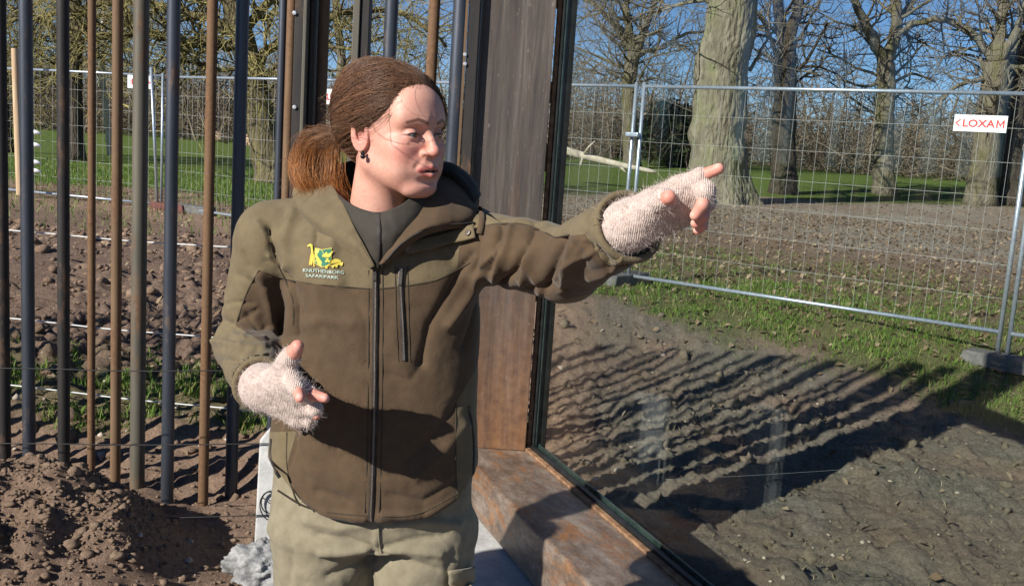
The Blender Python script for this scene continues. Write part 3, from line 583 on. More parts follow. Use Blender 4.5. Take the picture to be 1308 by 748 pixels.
# ================================================================ trees
class Tree:
    def __init__(s, name, label, base, seed, bark_, twig_, group=None):
        s.rs = np.random.default_rng(seed); s.root = empty(name, base); tag(s.root, label, 'tree', group); s.trunk = MB(); s.tw = []; s.tr = []; s.bark = bark_; s.twig = twig_; s.base = np.array(base)
    def limb(s, pts, ra, rb, k=10, n=None, wob=.02):
        pts = np.asarray(pts, float); n = n or max(6, 4 * len(pts)); P = catmull(pts, n); L = np.linalg.norm(pts[-1] - pts[0]); P[1:-1] += s.rs.normal(size=(n - 2, 3)) * L * wob * .35
        rr = np.linspace(ra, rb, n); s.trunk.tube(P, rr, k); return P, rr
    def grow(s, P0, d, L, r, lev, spread=.7, up=.12, curl=.16):
        m = 6; pts = [P0]; d = d / np.linalg.norm(d)
        for i in range(m - 1):
            d = d + s.rs.normal(size=3) * curl + np.array([0, 0, up * .35]); d /= np.linalg.norm(d); pts.append(pts[-1] + d * L / (m - 1))
        pts = np.array(pts)
        if lev <= 1: s.trunk.tube(pts, np.linspace(r, r * .4, m), 6, False)
        else: s.tw.append(pts); s.tr.append((r, r * .35))
        if lev >= s.maxlev: return
        for i in range(s.kids[min(lev, len(s.kids) - 1)]):
            j = 1 + int(s.rs.integers(0, m - 1)); a = s.rs.normal(size=3); a -= d * (a @ d); a /= np.linalg.norm(a) + 1e-9; T = pts[j] - pts[j - 1]; T /= np.linalg.norm(T)
            s.grow(pts[j], T * (1 - spread * .5) + a * spread, L * s.rs.uniform(.4, .68), r * .55, lev + 1, spread, up, curl * 1.15)
    def sprout(s, P, rr, n, L, lev=1, f0=.2, spread=.8, up=.1, curl=.17, rmul=.36):
        for i in range(n):
            j = int(s.rs.integers(max(1, int(f0 * len(P))), len(P))); T = P[j] - P[j - 1]; T /= np.linalg.norm(T) + 1e-9; a = s.rs.normal(size=3); a[2] += .25; a -= T * (a @ T); a /= np.linalg.norm(a) + 1e-9
            s.grow(P[j], T * .45 + a * spread, L * s.rs.uniform(.6, 1.25), max(rr[j] * rmul, .012), lev, spread, up, curl)
    def done(s):
        t = s.trunk.build('trunk', M[s.bark], s.root, smooth=True)
        if s.tw:
            r = np.array(s.tr); V, Fq, _, _ = strands(np.array(s.tw), np.maximum(r[:, 0], .007), np.maximum(r[:, 1], .004), 3); obj('crown', V, Fq, M[s.twig], s.root, smooth=True)
        return s.root
    kids = [5, 5, 4]; maxlev = 3
def W2R(w, Y): return w / 2 * Y / FPX
def gpt(xp, yp, Y):                       # tree foot: straight below that direction, on the ground
    p = px(xp, yp, Y); p[2] = float(gbase(np.array(p[0]), np.array(p[1]))) - .05; return p
def ptree(name, label, Y, trunk, w0, w1, limbs, seed, bark_, twig_, nsp=14, Ls=2.0, maxlev=3, kids=(5, 5, 4), flare=1.35, group=None, tsp=8, curl=.13, up=.1, ridge=0):
    base = gpt(*trunk[0], Y); t = Tree(name, label, base, seed, bark_, twig_, group); t.kids = list(kids); t.maxlev = maxlev
    pts = [base] + [px(*q, Y) for q in trunk[1:]]; n = 22; P = catmull(pts, n); h = np.linspace(0, 1, n); rr = W2R(w0, Y) + (W2R(w1, Y) - W2R(w0, Y)) * h; rr = rr * (1 + (flare - 1) * np.exp(-h * 14))
    P[2:-1] += t.rs.normal(size=(n - 3, 3)) * rr[2:-1, None] * .05; 
    if ridge:                                   # deep furrowed bark as geometry
        nn, kk = 200, 125; Pd = catmull(P, nn); rd = np.interp(np.linspace(0, 1, nn), np.linspace(0, 1, n), rr); an = np.arange(kk) * 2 * math.pi / kk; hz = Pd[:, 2:3] - base[2]
        root_ = 1 + .16 * np.exp(-hz / .55) * np.cos(an[None] * 5 + 1.2); C3 = np.stack([np.cos(an)[None] * rd[:, None], np.sin(an)[None] * rd[:, None], np.broadcast_to(hz * .3, (nn, kk))], 2).reshape(-1, 3)
        w_ = C3 + .12 * fbm(C3 * 2.5, 2)[:, None]; dsp_ = ridge * (1 - 2.2 * np.abs(noise3(w_ * np.array([9.5, 9.5, 8])))) + ridge * .6 * (1 - 2 * np.abs(noise3(w_ * np.array([21, 21, 24])))) + .06 * fbm(C3 * 1.2, 2)
        rad_ = rd[:, None] * root_ + dsp_.reshape(nn, kk); V_ = np.stack([Pd[:, 0:1] + np.cos(an)[None] * rad_, Pd[:, 1:2] + np.sin(an)[None] * rad_, np.broadcast_to(Pd[:, 2:3], (nn, kk))], 2).reshape(-1, 3)
        t.trunk.add(V_, [(i * kk + j, i * kk + (j + 1) % kk, (i + 1) * kk + (j + 1) % kk, (i + 1) * kk + j) for i in range(nn - 1) for j in range(kk)])
    else: t.trunk.tube(P, rr, 18)
    if tsp: t.sprout(P, rr, tsp, Ls * 1.1, 1, .45, rmul=.2, curl=curl, up=up)
    for lp_, wa, wb in limbs:
        dv = t.rs.uniform(-1, 1) * .5; q = [px(a, b_, Y + dv * i) for i, (a, b_) in enumerate(lp_)]; LP, lr = t.limb(q, W2R(wa, Y), W2R(wb, Y), 9); t.sprout(LP, lr, nsp, Ls, 1, .1, curl=curl, up=up)
    return t.done()
ptree('oak_tree', 'massive grey green furrowed oak trunk standing beyond the mesh fence', 27, [(921, 268), (916, 190), (922, 100), (932, 30), (942, -110), (948, -300)], 68, 52, [([(948, 10), (985, -40), (1040, -90)], 20, 8), ([(926, 20), (880, -30), (830, -60)], 18, 7), ([(958, 90), (975, 60), (992, 35)], 5, 2)], 11, 'bark_big', 'twig', 10, 2.2, 3, (4, 4, 4), 1.35, tsp=2, ridge=.035)
ptree('forked_tree', 'bare tree forking into spread limbs, left of the massive oak', 42, [(806, 240), (804, 160), (804, 100), (810, 66)], 20, 17, [([(810, 70), (795, 45), (770, 15), (735, -10)], 12, 5), ([(809, 68), (801, 30), (800, -10), (806, -70)], 12, 6), ([(812, 64), (828, 25), (848, -25), (860, -70)], 11, 5), ([(818, 66), (845, 62), (870, 45), (902, 40)], 7, 3), ([(804, 90), (770, 75), (735, 60)], 5, 2), ([(805, 110), (835, 100), (860, 108)], 4, 2)], 12, 'bark_grey', 'twig', 12, 2.4, 3, (4, 5, 4))
ptree('dark_tree', 'dark twin limbed tree directly behind the massive oak', 33, [(1000, 250), (1001, 170), (1003, 100), (1002, 60)], 30, 27, [([(1002, 66), (996, 30), (992, -20), (985, -80)], 17, 10), ([(1003, 62), (1016, 20), (1030, -30), (1040, -80)], 16, 9), ([(1004, 90), (1040, 85), (1070, 95)], 5, 2), ([(1000, 60), (975, 45), (958, 50)], 5, 2)], 13, 'bark_dark', 'twig', 9, 2.0, 3, (4, 4, 4))
ptree('grey_tree', 'slim grey bare tree with a wide V fork in the lawn', 36, [(1130, 246), (1129, 180), (1131, 120), (1132, 80)], 26, 22, [([(1132, 84), (1117, 52), (1100, 20), (1080, -30)], 14, 8), ([(1132, 82), (1143, 40), (1145, 0), (1146, -60)], 17, 10), ([(1132, 110), (1165, 95), (1195, 105)], 5, 2), ([(1128, 105), (1100, 110), (1070, 100)], 5, 2), ([(1140, 50), (1175, 30), (1200, 40)], 5, 2)], 14, 'bark_grey', 'twig', 9, 2.0, 3, (4, 4, 4))
ptree('pale_oak', 'pale footed oak with a long arching side limb, behind the LOXAM sign', 34, [(1253, 252), (1259, 190), (1268, 120), (1272, 78)], 34, 28, [([(1270, 82), (1245, 45), (1205, 26), (1165, 32), (1140, 50)], 11, 5), ([(1272, 80), (1278, 30), (1282, -40)], 17, 9), ([(1275, 78), (1298, 40), (1312, 0)], 13, 6), ([(1268, 100), (1235, 105), (1210, 120), (1195, 145)], 7, 3), ([(1280, 85), (1310, 85), (1340, 70)], 7, 4)], 15, 'bark_grey', 'twig', 11, 2.0, 3, (4, 4, 4))
ptree('dark_stump_tree', 'dark squat trunk right beside the pale footed oak', 35, [(1288, 252), (1290, 200), (1296, 120), (1300, 40)], 36, 18, [([(1298, 90), (1320, 60), (1350, 50)], 8, 4)], 16, 'bark_dark', 'twig', 10, 2.0, 3, (4, 4, 3))
LK = dict(curl=.3, up=.02)
ptree('lichen_oak', 'leaning oak with yellow lichen on its twisted twigs, behind the bars', 23, [(352, 232), (338, 175), (324, 110), (310, 50), (292, -20)], 42, 26, [([(314, 60), (275, 52), (232, 55), (185, 42), (130, 48), (75, 30)], 16, 5), ([(308, 45), (255, 20), (180, 4), (90, 14), (10, 28)], 15, 5), ([(300, 10), (250, -20), (170, -40), (60, -40)], 13, 5), ([(318, 85), (280, 90), (235, 78), (200, 95)], 7, 3), ([(320, 80), (372, 45), (440, 18), (520, 20), (570, 60)], 13, 4), ([(312, 40), (360, -10), (450, -30)], 13, 5), ([(322, 100), (360, 90), (420, 60), (480, 70)], 7, 3)], 17, 'bark_lichen', 'twig_lichen', 22, 1.7, 3, (5, 5, 4), 1.5, None, 8, **LK)
ptree('dark_lichen_tree', 'dark straight trunk with lichen twigs, between black and rusty bars', 26, [(98, 188), (95, 120), (97, 50), (96, -20)], 20, 14, [([(96, 60), (60, 30), (20, 22), (-30, 30)], 8, 3), ([(96, 40), (130, 20), (165, 28)], 6, 3), ([(96, 90), (60, 95), (25, 110)], 5, 2), ([(96, 20), (60, -5), (10, -10)], 8, 3), ([(97, 80), (140, 70), (170, 84)], 4, 2)], 18, 'bark_dark', 'twig_lichen', 20, 1.6, 3, (5, 5, 4), 1.3, None, 8, **LK)
ptree('edge_tree', 'thin dark trunk with lichen boughs at the wooden post', 28, [(10, 195), (6, 120), (2, 40), (0, -30)], 13, 9, [([(4, 70), (40, 50), (75, 55)], 5, 2), ([(3, 40), (35, 10), (70, -5)], 6, 2), ([(6, 110), (35, 100), (60, 112)], 4, 2)], 19, 'bark_dark', 'twig_lichen', 18, 1.5, 3, (5, 5, 4), 1.3, None, 6, **LK)
ptree('birch_tree', 'slender pale grey stem leaning between the rusty bars', 30, [(142, 186), (134, 130), (131, 90), (133, 40), (130, -30)], 8, 5, [], 20, 'log', 'twig', 6, 1.4, 3, (4, 4, 3), 1.2, None, 8)
ptree('twiggy_tree', 'bare twiggy tree behind the brown tied hair', 38, [(425, 205), (430, 140), (436, 80), (430, 20), (428, -40)], 14, 8, [([(432, 90), (470, 55), (515, 40)], 6, 2), ([(434, 70), (400, 40), (375, 30)], 6, 2), ([(432, 40), (470, 0), (500, -30)], 6, 3), ([(432, 110), (480, 100), (540, 70)], 4, 2)], 21, 'bark_grey', 'twig_lichen', 18, 2.0, 3, (5, 5, 4), 1.2, None, 8)
# bare trees deeper in the wood: a few shapes, copied
protos = []
for i in range(5):
    t = Tree('woodland_tree', 'x', (0, 0, 0), 40 + i, 'bark_grey' if i % 2 else 'bark_dark', 'twig'); t.kids = [4, 5, 4]; t.maxlev = 3
    Ht = 11 + i; P = catmull([(0, 0, -.1), (.15 * (i - 2), .1, Ht * .35), (-.1 * i, 0, Ht * .7), (.3, .2, Ht)], 14); rr = np.linspace(.2 + .03 * i, .04, 14); t.trunk.tube(P, rr, 9); t.sprout(P, rr, 26, 2.4, 1, .22, rmul=.35); protos.append(t.done())
def copy_tree(o, parent=None):
    c = o.copy(); COL.objects.link(c); c.parent = parent
    for ch in o.children: copy_tree(ch, c)
    return c
used = set()
wrs = np.random.default_rng(5)
spots = [(xp, Y) for Y in (54, 64) for xp in np.arange(-120, 1450, 120)]
for i, (xp, Y) in enumerate(spots):
    xp += wrs.uniform(-48, 48); Y += wrs.uniform(-3, 3); k = i % 5; o = protos[k] if k not in used else copy_tree(protos[k]); used.add(k)
    p = px(xp, 205, Y); o.location = (p[0], p[1], float(gbase(np.array(p[0]), np.array(p[1])))); o.rotation_euler.z = wrs.uniform(0, 6.28); sc = wrs.uniform(.3, .52); o.scale = (sc, sc, sc)
    tag(o, 'bare leafless tree standing deep in the wood beyond the lawn', 'tree', 'bare trees of the far wood')
# the mass of thin stems and brushwood behind them
n = 43000; Y = wrs.uniform(50, 88, n); xw = np.where(wrs.uniform(0, 1, n) < .78, wrs.uniform(-.62, .62, n), wrs.uniform(.6, 1.15, n) * wrs.choice([-1, 1], n)) * Y; z = np.abs(wrs.normal(0, 2.2, n)) * (1 + .5 * fbm2(xw, Y, .12, 2, 51)); zb = gbase(xw, Y)
d = wrs.normal(size=(n, 3)) * np.array([1, 1, .7]) + np.array([0, 0, .4]); d /= np.linalg.norm(d, axis=1)[:, None]; L = wrs.uniform(.8, 2.6, n); p0 = np.stack([xw, Y, zb + z], 1)
P = np.stack([p0, p0 + d * L[:, None]], 1)
V1, F1, _, _ = strands(P, wrs.uniform(.014, .04, n), .008, 3)
n2 = 420; Y = wrs.uniform(50, 88, n2); xw = wrs.uniform(-.66, .66, n2) * Y; p0 = np.stack([xw, Y, gbase(xw, Y) - .1], 1); Hh = wrs.uniform(2.5, 7, n2); d = wrs.normal(size=(n2, 3)) * .16; d[:, 2] = 1
P = np.stack([p0, p0 + d * (Hh * .5)[:, None] + wrs.normal(size=(n2, 3)) * .12, p0 + d * Hh[:, None] + wrs.normal(size=(n2, 3)) * .25], 1); V2, F2, _, _ = strands(P, wrs.uniform(.04, .11, n2), .02, 4)
Fa = np.concatenate([F1, F2 + len(V1)]); o = obj('brushwood', np.concatenate([V1, V2]), Fa, M['wood_mass']); tag(o, 'mass of bare brushwood and thin stems along the far wood', 'woodland', kind='stuff')
def evergreen(xp, yp, Y, rx, rz, seed, lab):
    rs = np.random.default_rng(seed); c = gpt(xp, yp, Y); root = empty('evergreen_shrub', c); tag(root, lab, 'shrub')
    n = 2600; a = rs.normal(size=(n, 3)); a /= np.linalg.norm(a, axis=1)[:, None]; a *= (rs.uniform(.35, 1, n) ** .5)[:, None] * (1 + .3 * fbm(a * 2 + seed, 3))[:, None]; p = c + np.array([0, 0, rz * .95]) + a * np.array([rx, rx, rz])
    u = rs.normal(size=(n, 3)) * .09; w = rs.normal(size=(n, 3)) * .07; V = np.stack([p - u, p + w, p + u, p - w], 1).reshape(-1, 3); k = (np.arange(n) * 4)[:, None]
    o = obj('foliage', V, np.concatenate([k + np.array([0, 1, 2]), k + np.array([0, 2, 3])]), M['evergreen'], root); attr(o, 'v', np.repeat(rs.uniform(0, 1, n), 4)); b = MB(); b.tube([c, c + np.array([.05, 0, rz * .6]), c + np.array([0, .1, rz * 1.2])], [.09, .06, .02], 7); b.build('stem', M['bark_dark'], root)
evergreen(855, 225, 45, 1.7, 1.5, 3, 'dark evergreen shrub between the forked tree and the massive oak')
b = MB(); lg = [px(700, 186, 31), px(745, 199, 30.6), px(790, 210, 30.3), px(838, 220, 30)]; b.tube(catmull(lg, 14), np.linspace(.15, .06, 14), 9); b.tube([lg[1], px(752, 188, 30.2), px(760, 180, 30)], [.05, .035, .015], 6); b.tube([lg[2], px(800, 221, 30.2)], [.05, .03], 6); b.tube([lg[1], px(741, 212, 30.4)], [.05, .03], 6)
tag(b.build('fallen_log', M['log'], origin=lg[1], smooth=True), 'long pale fallen bough lying at the edge of the lawn', 'log')
b = MB(); b.tube([px(268, 172, 24), px(292, 178, 24)], [.11, .12], 10); q = px(280, 176, 24); tag(b.build('cut_log', M['wood'], origin=q, smooth=True), 'short freshly cut orange log lying left of the leaning lichen oak', 'log')
b = MB(); b.tube([px(312, 176, 23.5), px(330, 190, 23.3)], [.11, .12], 10); tag(b.build('cut_log', M['wood'], origin=px(320, 182, 23.4), smooth=True), 'short cut log leaning at the foot of the lichen oak', 'log')

# ================================================================ the person
# implicit surfaces sampled on a grid, meshed with surface nets
def seg(p, a, b, ra, rb):
    a = np.asarray(a, np.float32); b = np.asarray(b, np.float32); ba = b - a; q = [p[i] - a[i] for i in range(3)]
    h = np.clip((q[0] * ba[0] + q[1] * ba[1] + q[2] * ba[2]) / float(ba @ ba), 0, 1)
    return np.sqrt((q[0] - h * ba[0]) ** 2 + (q[1] - h * ba[1]) ** 2 + (q[2] - h * ba[2]) ** 2) - (ra + (rb - ra) * h)
def ell(p, c, r):
    k = np.sqrt(((p[0] - c[0]) / r[0]) ** 2 + ((p[1] - c[1]) / r[1]) ** 2 + ((p[2] - c[2]) / r[2]) ** 2); return (k - 1) * min(r) * (.5 + .5 * np.clip(k, 0, 2) / 1.0) / 1.0
def smin(a, b, k): h = np.clip(.5 + .5 * (b - a) / k, 0, 1); return b + (a - b) * h - k * h * (1 - h)
def smax(a, b, k): return -smin(-a, -b, k)
def chain(p, pts, rad, k=.004):
    d = None
    for i in range(len(pts) - 1):
        e = seg(p, pts[i], pts[i + 1], rad[i], rad[i + 1]); d = e if d is None else smin(d, e, k)
    return d
def surfnet(f, lo, hi, h):
    ax = [np.arange(lo[i], hi[i] + h, h, dtype=np.float32) for i in range(3)]; p = np.meshgrid(*ax, indexing='ij'); D = np.asarray(f(p), np.float32); S = D < 0
    n = [len(a) - 1 for a in ax]; cnt = np.zeros(n, np.uint8)
    off = [(i, j, k) for i in (0, 1) for j in (0, 1) for k in (0, 1)]
    for o in off: cnt += S[o[0]:o[0] + n[0], o[1]:o[1] + n[1], o[2]:o[2] + n[2]]
    I = np.argwhere((cnt > 0) & (cnt < 8)); idx = -np.ones(n, np.int64); idx[tuple(I.T)] = np.arange(len(I))
    acc = np.zeros((len(I), 3)); c = np.zeros(len(I))
    for a in off:
        for e in range(3):
            if a[e]: continue
            b = list(a); b[e] = 1; da = D[I[:, 0] + a[0], I[:, 1] + a[1], I[:, 2] + a[2]]; db = D[I[:, 0] + b[0], I[:, 1] + b[1], I[:, 2] + b[2]]
            x = (da < 0) != (db < 0); t = np.where(x, da / np.where(x, da - db, 1), 0); q = np.repeat(np.array(a, float)[None], len(I), 0); q[:, e] += t; acc += q * x[:, None]; c += x
    V = np.array(lo, float) + (I + acc / c[:, None]) * h; Q = []
    for e in range(3):
        o1, o2 = [(1, 2), (2, 0), (0, 1)][e]; sl0 = [slice(1, n[i]) for i in range(3)]; sl0[e] = slice(0, n[e]); sl1 = list(sl0); sl1[e] = slice(1, n[e] + 1)
        s0 = S[tuple(sl0)]; s1 = S[tuple(sl1)]; J = np.argwhere(s0 != s1); fl = s0[tuple(J.T)]
        J = J + np.array([0 if i == e else 1 for i in range(3)]); u = np.zeros(3, int); u[o1] = 1; w = np.zeros(3, int); w[o2] = 1
        q = np.stack([idx[tuple((J - u - w).T)], idx[tuple((J - w).T)], idx[tuple(J.T)], idx[tuple((J - u).T)]], 1); q[~fl] = q[~fl][:, ::-1]; Q.append(q)
    return V, np.concatenate(Q)
def vnormals(V, Q):
    n = np.cross(V[Q[:, 2]] - V[Q[:, 0]], V[Q[:, 3]] - V[Q[:, 1]]); N = np.zeros_like(V)
    for k in range(4): np.add.at(N, Q[:, k], n)
    return N / (np.linalg.norm(N, axis=1)[:, None] + 1e-12)
def relax(V, Q, it=1, w=.5):
    E_ = np.concatenate([Q[:, [0, 1]], Q[:, [1, 2]], Q[:, [2, 3]], Q[:, [3, 0]]])
    for _ in range(it):
        s = np.zeros_like(V); c = np.zeros(len(V)); np.add.at(s, E_[:, 0], V[E_[:, 1]]); np.add.at(s, E_[:, 1], V[E_[:, 0]]); np.add.at(c, E_[:, 0], 1); np.add.at(c, E_[:, 1], 1); V = V * (1 - w) + w * s / c[:, None]
    return V
def poly_sd(P, poly):                       # signed distance (pixels), positive inside
    poly = np.asarray(poly, float); a = poly; b = np.roll(poly, -1, 0); d = np.full(len(P), 1e9); ins = np.zeros(len(P), bool)
    for q, r_ in zip(a, b):
        e = r_ - q; w = P - q; h = np.clip((w @ e) / (e @ e), 0, 1); d = np.minimum(d, np.linalg.norm(w - h[:, None] * e, axis=1))
        c = (q[1] > P[:, 1]) != (r_[1] > P[:, 1]); xx = q[0] + (P[:, 1] - q[1]) * e[0] / (e[1] if abs(e[1]) > 1e-9 else 1e-9); ins ^= c & (P[:, 0] < xx)
    return np.where(ins, d, -d)
def line_d(P, pts):
    d = np.full(len(P), 1e9)
    for q, r_ in zip(np.asarray(pts[:-1], float), np.asarray(pts[1:], float)):
        e = r_ - q; w = P - q; h = np.clip((w @ e) / (e @ e + 1e-9), 0, 1); d = np.minimum(d, np.linalg.norm(w - h[:, None] * e, axis=1))
    return d
def P3(l): return [px(*q) for q in l]

# --- materials of the figure
def skin_mat():
    t = NT('skin'); c = t.attr('col', 'Color'); v = t.coord(); c = t.mix(.6, c, t.mix(1.0, c, t.ramp(t.noise(v, 150, 7, .75), [(.3, (.86, .7, .66)), (.7, (1.12, 1.12, 1.12))]), 'MULTIPLY')); c = t.mix(.5, c, t.mix(1.0, c, t.ramp(t.noise(v, 28, 4, .6), [(.35, (.95, .8, .76)), (.65, (1.05, 1.08, 1.08))]), 'MULTIPLY'))
    t.color(c); t.set(.48, 0, .4); t.b.inputs['Subsurface Weight'].default_value = .05; t.b.inputs['Subsurface Radius'].default_value = (.012, .005, .003); t.b.inputs['Subsurface Scale'].default_value = .6
    t.bump(t.noise(v, 520, 6, .7), .3, .0016); return t.m
M['skin'] = skin_mat()
def cloth(name, a, b=None, at='panel', rough=.85, weave=900, seam=True):
    t = NT(name); v = t.coord(); f = t.noise(v, 40, 5, .6); big = t.noise(v, 7, 4, .6)
    def var(c): return t.ramp(f, [(.3, tuple(x * .86 for x in c)), (.7, tuple(x * 1.12 for x in c))])
    c = var(a)
    if b:
        d = t.attr(at); k = t.math('MULTIPLY', t.math('ADD', d, .35), 1.4, True); c = t.mix(k, c, var(b))
        ln = t.math('SUBTRACT', 1.0, t.math('MULTIPLY', t.math('ABSOLUTE', d), 1.3), True); c = t.mix(t.math('MULTIPLY', ln, .75), c, tuple(x * .3 for x in a))
    c = t.mix(.25, c, t.mix(1.0, c, t.ramp(big, [(.35, (.72, .72, .72)), (.65, (1.2, 1.18, 1.12))]), 'MULTIPLY'))
    t.color(c); t.set(rough, 0, .25); t.b.inputs['Sheen Weight'].default_value = .12
    rg = t.n('ShaderNodeTexNoise'); rg.noise_type = 'RIDGED_MULTIFRACTAL'; rg.inputs['Scale'].default_value = 11; rg.inputs['Detail'].default_value = 5; rg.inputs['Roughness'].default_value = .55; rg.inputs['Distortion'].default_value = .6; t.l(v, rg.inputs['Vector'])
    h = t.math('ADD', t.math('ADD', t.math('MULTIPLY', rg.outputs['Fac'], -.55), t.math('MULTIPLY', t.noise(v, 55, 6, .65, 1.2), .7)), t.math('MULTIPLY', t.noise(v, weave, 2, .5), .12)); t.bump(h, .4, .004); return t.m
OLIVE, BROWN = (.142, .109, .06), (.083, .053, .029)
M['jacket'] = cloth('olive_and_brown_softshell', OLIVE, BROWN)
M['jacket_olive'] = cloth('olive_softshell', OLIVE); M['jacket_brown'] = cloth('brown_softshell', BROWN)
M['inner'] = cloth('dark_inner_jacket', (.038, .033, .025), None, rough=.75); M['hood'] = cloth('black_green_hood', (.024, .024, .02))
M['trousers'] = cloth('khaki_trousers', (.215, .187, .126)); M['zip'] = simple('dark_zip_tape', (.02, .016, .014), (.04, .033, .028), 60, .6); M['zip_metal'] = simple('zip_teeth', (.12, .1, .085), (.22, .19, .16), 300, .4, .6)
M['boot'] = simple('dark_boot_leather', (.02, .016, .012), (.05, .04, .03), 20, .6)
def glove_mat():
    t = NT('fuzzy_pale_knit'); v = t.coord(); w = t.n('ShaderNodeTexWave'); w.inputs['Scale'].default_value = 95; w.inputs['Distortion'].default_value = 3.5; w.inputs['Detail'].default_value = 3; t.l(v, w.inputs[0])
    f = t.noise(v, 60, 5, .7); t.color(t.ramp(f, [(.3, (.45, .345, .295)), (.7, (.63, .515, .455))])); t.set(.95, 0, .1); t.b.inputs['Sheen Weight'].default_value = .3
    t.bump(t.math('ADD', t.math('MULTIPLY', w.outputs['Fac'], .6), t.noise(v, 260, 4, .7)), .6, .003); return t.m
M['glove'] = glove_mat(); M['fuzz'] = simple('mohair_fuzz', (.55, .45, .4), (.68, .59, .54), 30, .9, 0, .1, 0)
def hair_mat():
    t = NT('brown_hair'); c = t.attr('col', 'Color'); t.color(c); t.set(.42, 0, .45); t.b.inputs['Anisotropic'].default_value = .5; return t.m
M['hair'] = hair_mat()
def eye_mat():
    t = NT('eye'); t.color(t.attr('col', 'Color')); t.set(.08, 0, .5); return t.m
M['eye'] = eye_mat(); M['earring'] = simple('black_pearl', (.006, .006, .008), (.015, .015, .018), 10, .15, .3, .6, 0)

FEET = np.array([px(475, 660, 1.95)[0], 1.95, 0.0])
# --- head, in its own frame: face towards -y, up +z
YAW, NOD, TILT = R(48), R(1.5), R(-2.5)
HR = np.array(Matrix.Rotation(YAW, 3, 'Z') @ Matrix.Rotation(NOD, 3, 'X') @ Matrix.Rotation(TILT, 3, 'Y')); HC = px(505, 170, 1.9); HS = np.array([.99, 1.02, .97])
def h2w(q): return HC + (np.asarray(q, float) * HS) @ HR.T
def head_sdf(p):
    x, y, z = p; ax_ = np.abs(x); m = (ax_, y, z)
    d = ell(p, (0, .018, .034), (.0735, .096, .092))
    d = smin(d, ell(p, (0, -.028, -.03), (.061, .066, .083)), .035)
    d = smin(d, seg(m, (.05, -.0, -.058), (.022, -.068, -.098), .02, .017), .025)
    d = smin(d, ell(p, (0, -.074, -.1), (.026, .022, .019)), .02)
    d = smin(d, ell(m, (.04, -.06, -.026), (.025, .024, .022)), .02)                         # cheek
    d = smin(d, ell(m, (.035, -.058, -.06), (.027, .026, .03)), .022)
    d = smin(d, seg(m, (.008, -.089, .026), (.044, -.07, .027), .0105, .009), .014)          # brow ridge
    d = smin(d, ell(p, (0, -.062, .05), (.052, .034, .04)), .03)                             # forehead
    d = smax(d, -ell(m, (.0315, -.099, .0045), (.019, .019, .0125)), .012)                     # eye socket
    d = smin(d, seg(p, (0, -.089, .014), (0, -.108, -.022), .0065, .0085), .01)              # nose
    d = smin(d, ell(p, (0, -.109, -.0285), (.0115, .0115, .0098)), .007); d = smin(d, ell(m, (.0125, -.098, -.032), (.0075, .0095, .0075)), .005)
    d = smax(d, -ell(m, (.0065, -.105, -.0405), (.004, .006, .004)), .003)
    d = smin(d, ell(p, (0, -.084, -.06), (.03, .02, .024)), .015)                            # muzzle
    d = smin(d, seg(m, (.0, -.1025, -.0575), (.024, -.086, -.0635), .0056, .003), .005)    # upper lip
    d = smin(d, seg(m, (.0, -.1, -.074), (.021, -.0865, -.069), .0074, .004), .006)          # lower lip
    d = smax(d, -seg(m, (.0, -.106, -.0655), (.021, -.0915, -.0662), .003, .001), .003)    # parted lips
    d = smax(d, -ell(p, (0, -.099, -.085), (.018, .006, .005)), .012)
    d = smax(d, -seg(m, (.0165, -.1015, -.038), (.03, -.094, -.058), .0008, .0006), .009)             # fold beside the mouth
    d = smax(d, -seg(m, (.021, -.095, -.0125), (.04, -.0865, -.014), .0016, .0012), .006)              # below the eye
    d = smax(d, -seg(m, (.0055, -.1035, .022), (.006, -.104, .034), .0012, .001), .004)                # frown
    e = np.sqrt((ax_ - .0315) ** 2 + (y + .0765) ** 2 + (z - .002) ** 2) - .0142              # lids round the eyeball
    e = smax(e, -ell(m, (.032, -.0935, .0008), (.0134, .012, .0042)), .002); d = smin(d, e, .004)
    g = (ax_ - .004, y, z); k = .35
    ex = (ax_ - .0745) * .9 + (y - .012) * -.42; ey = (y - .012) * .9 + (ax_ - .0745) * .42; ez = z + .006 - ey * .15     # ear
    er = np.sqrt((ey / .0165) ** 2 + ((ez - .002) / .0305) ** 2); ear = np.maximum((er - 1) * .0165, np.abs(ex) - .0055)
    ear = smax(ear, -np.maximum((np.sqrt(((ey + .001) / .0098) ** 2 + ((ez - .006) / .019) ** 2) - 1) * .01, -(ex + .0005)), .003) - .0015
    d = smin(d, ear, .004)
    d = smin(d, seg(p, (0, .028, -.06), (0, .05, -.2), .054, .058), .03); return d
V, Q = surfnet(head_sdf, (-.1, -.135, -.19), (.1, .13, .14), .0019); V = relax(V, Q, 1, .35); Lh = V.copy()
ax_ = np.abs(V[:, 0]); col = np.tile(np.array([.6, .335, .256]), (len(V), 1))
def blend(c, w): 
    global col; col = col * (1 - w[:, None]) + np.array(c) * w[:, None]
g3 = lambda c, r: np.exp(-(((ax_ - c[0]) / r[0]) ** 2 + ((V[:, 1] - c[1]) / r[1]) ** 2 + ((V[:, 2] - c[2]) / r[2]) ** 2))
blend((.62, .235, .185), .8 * g3((.043, -.07, -.03), (.026, .04, .022))); blend((.64, .23, .185), .7 * g3((0, -.112, -.028), (.014, .016, .013))); blend((.62, .25, .2), .75 * g3((.077, .012, -.005), (.014, .03, .035))); blend((.6, .29, .23), .45 * g3((0, -.08, -.1), (.03, .03, .016)))
lip = np.clip(2.25 - 2.1 * np.minimum(line_d(np.stack([ax_, V[:, 2]], 1), [(0, -.0583), (.011, -.0585), (.0235, -.0645)]) / .0046, line_d(np.stack([ax_, V[:, 2]], 1), [(0, -.0738), (.012, -.073), (.022, -.067)]) / .0032), 0, 1) * (V[:, 1] < -.08)
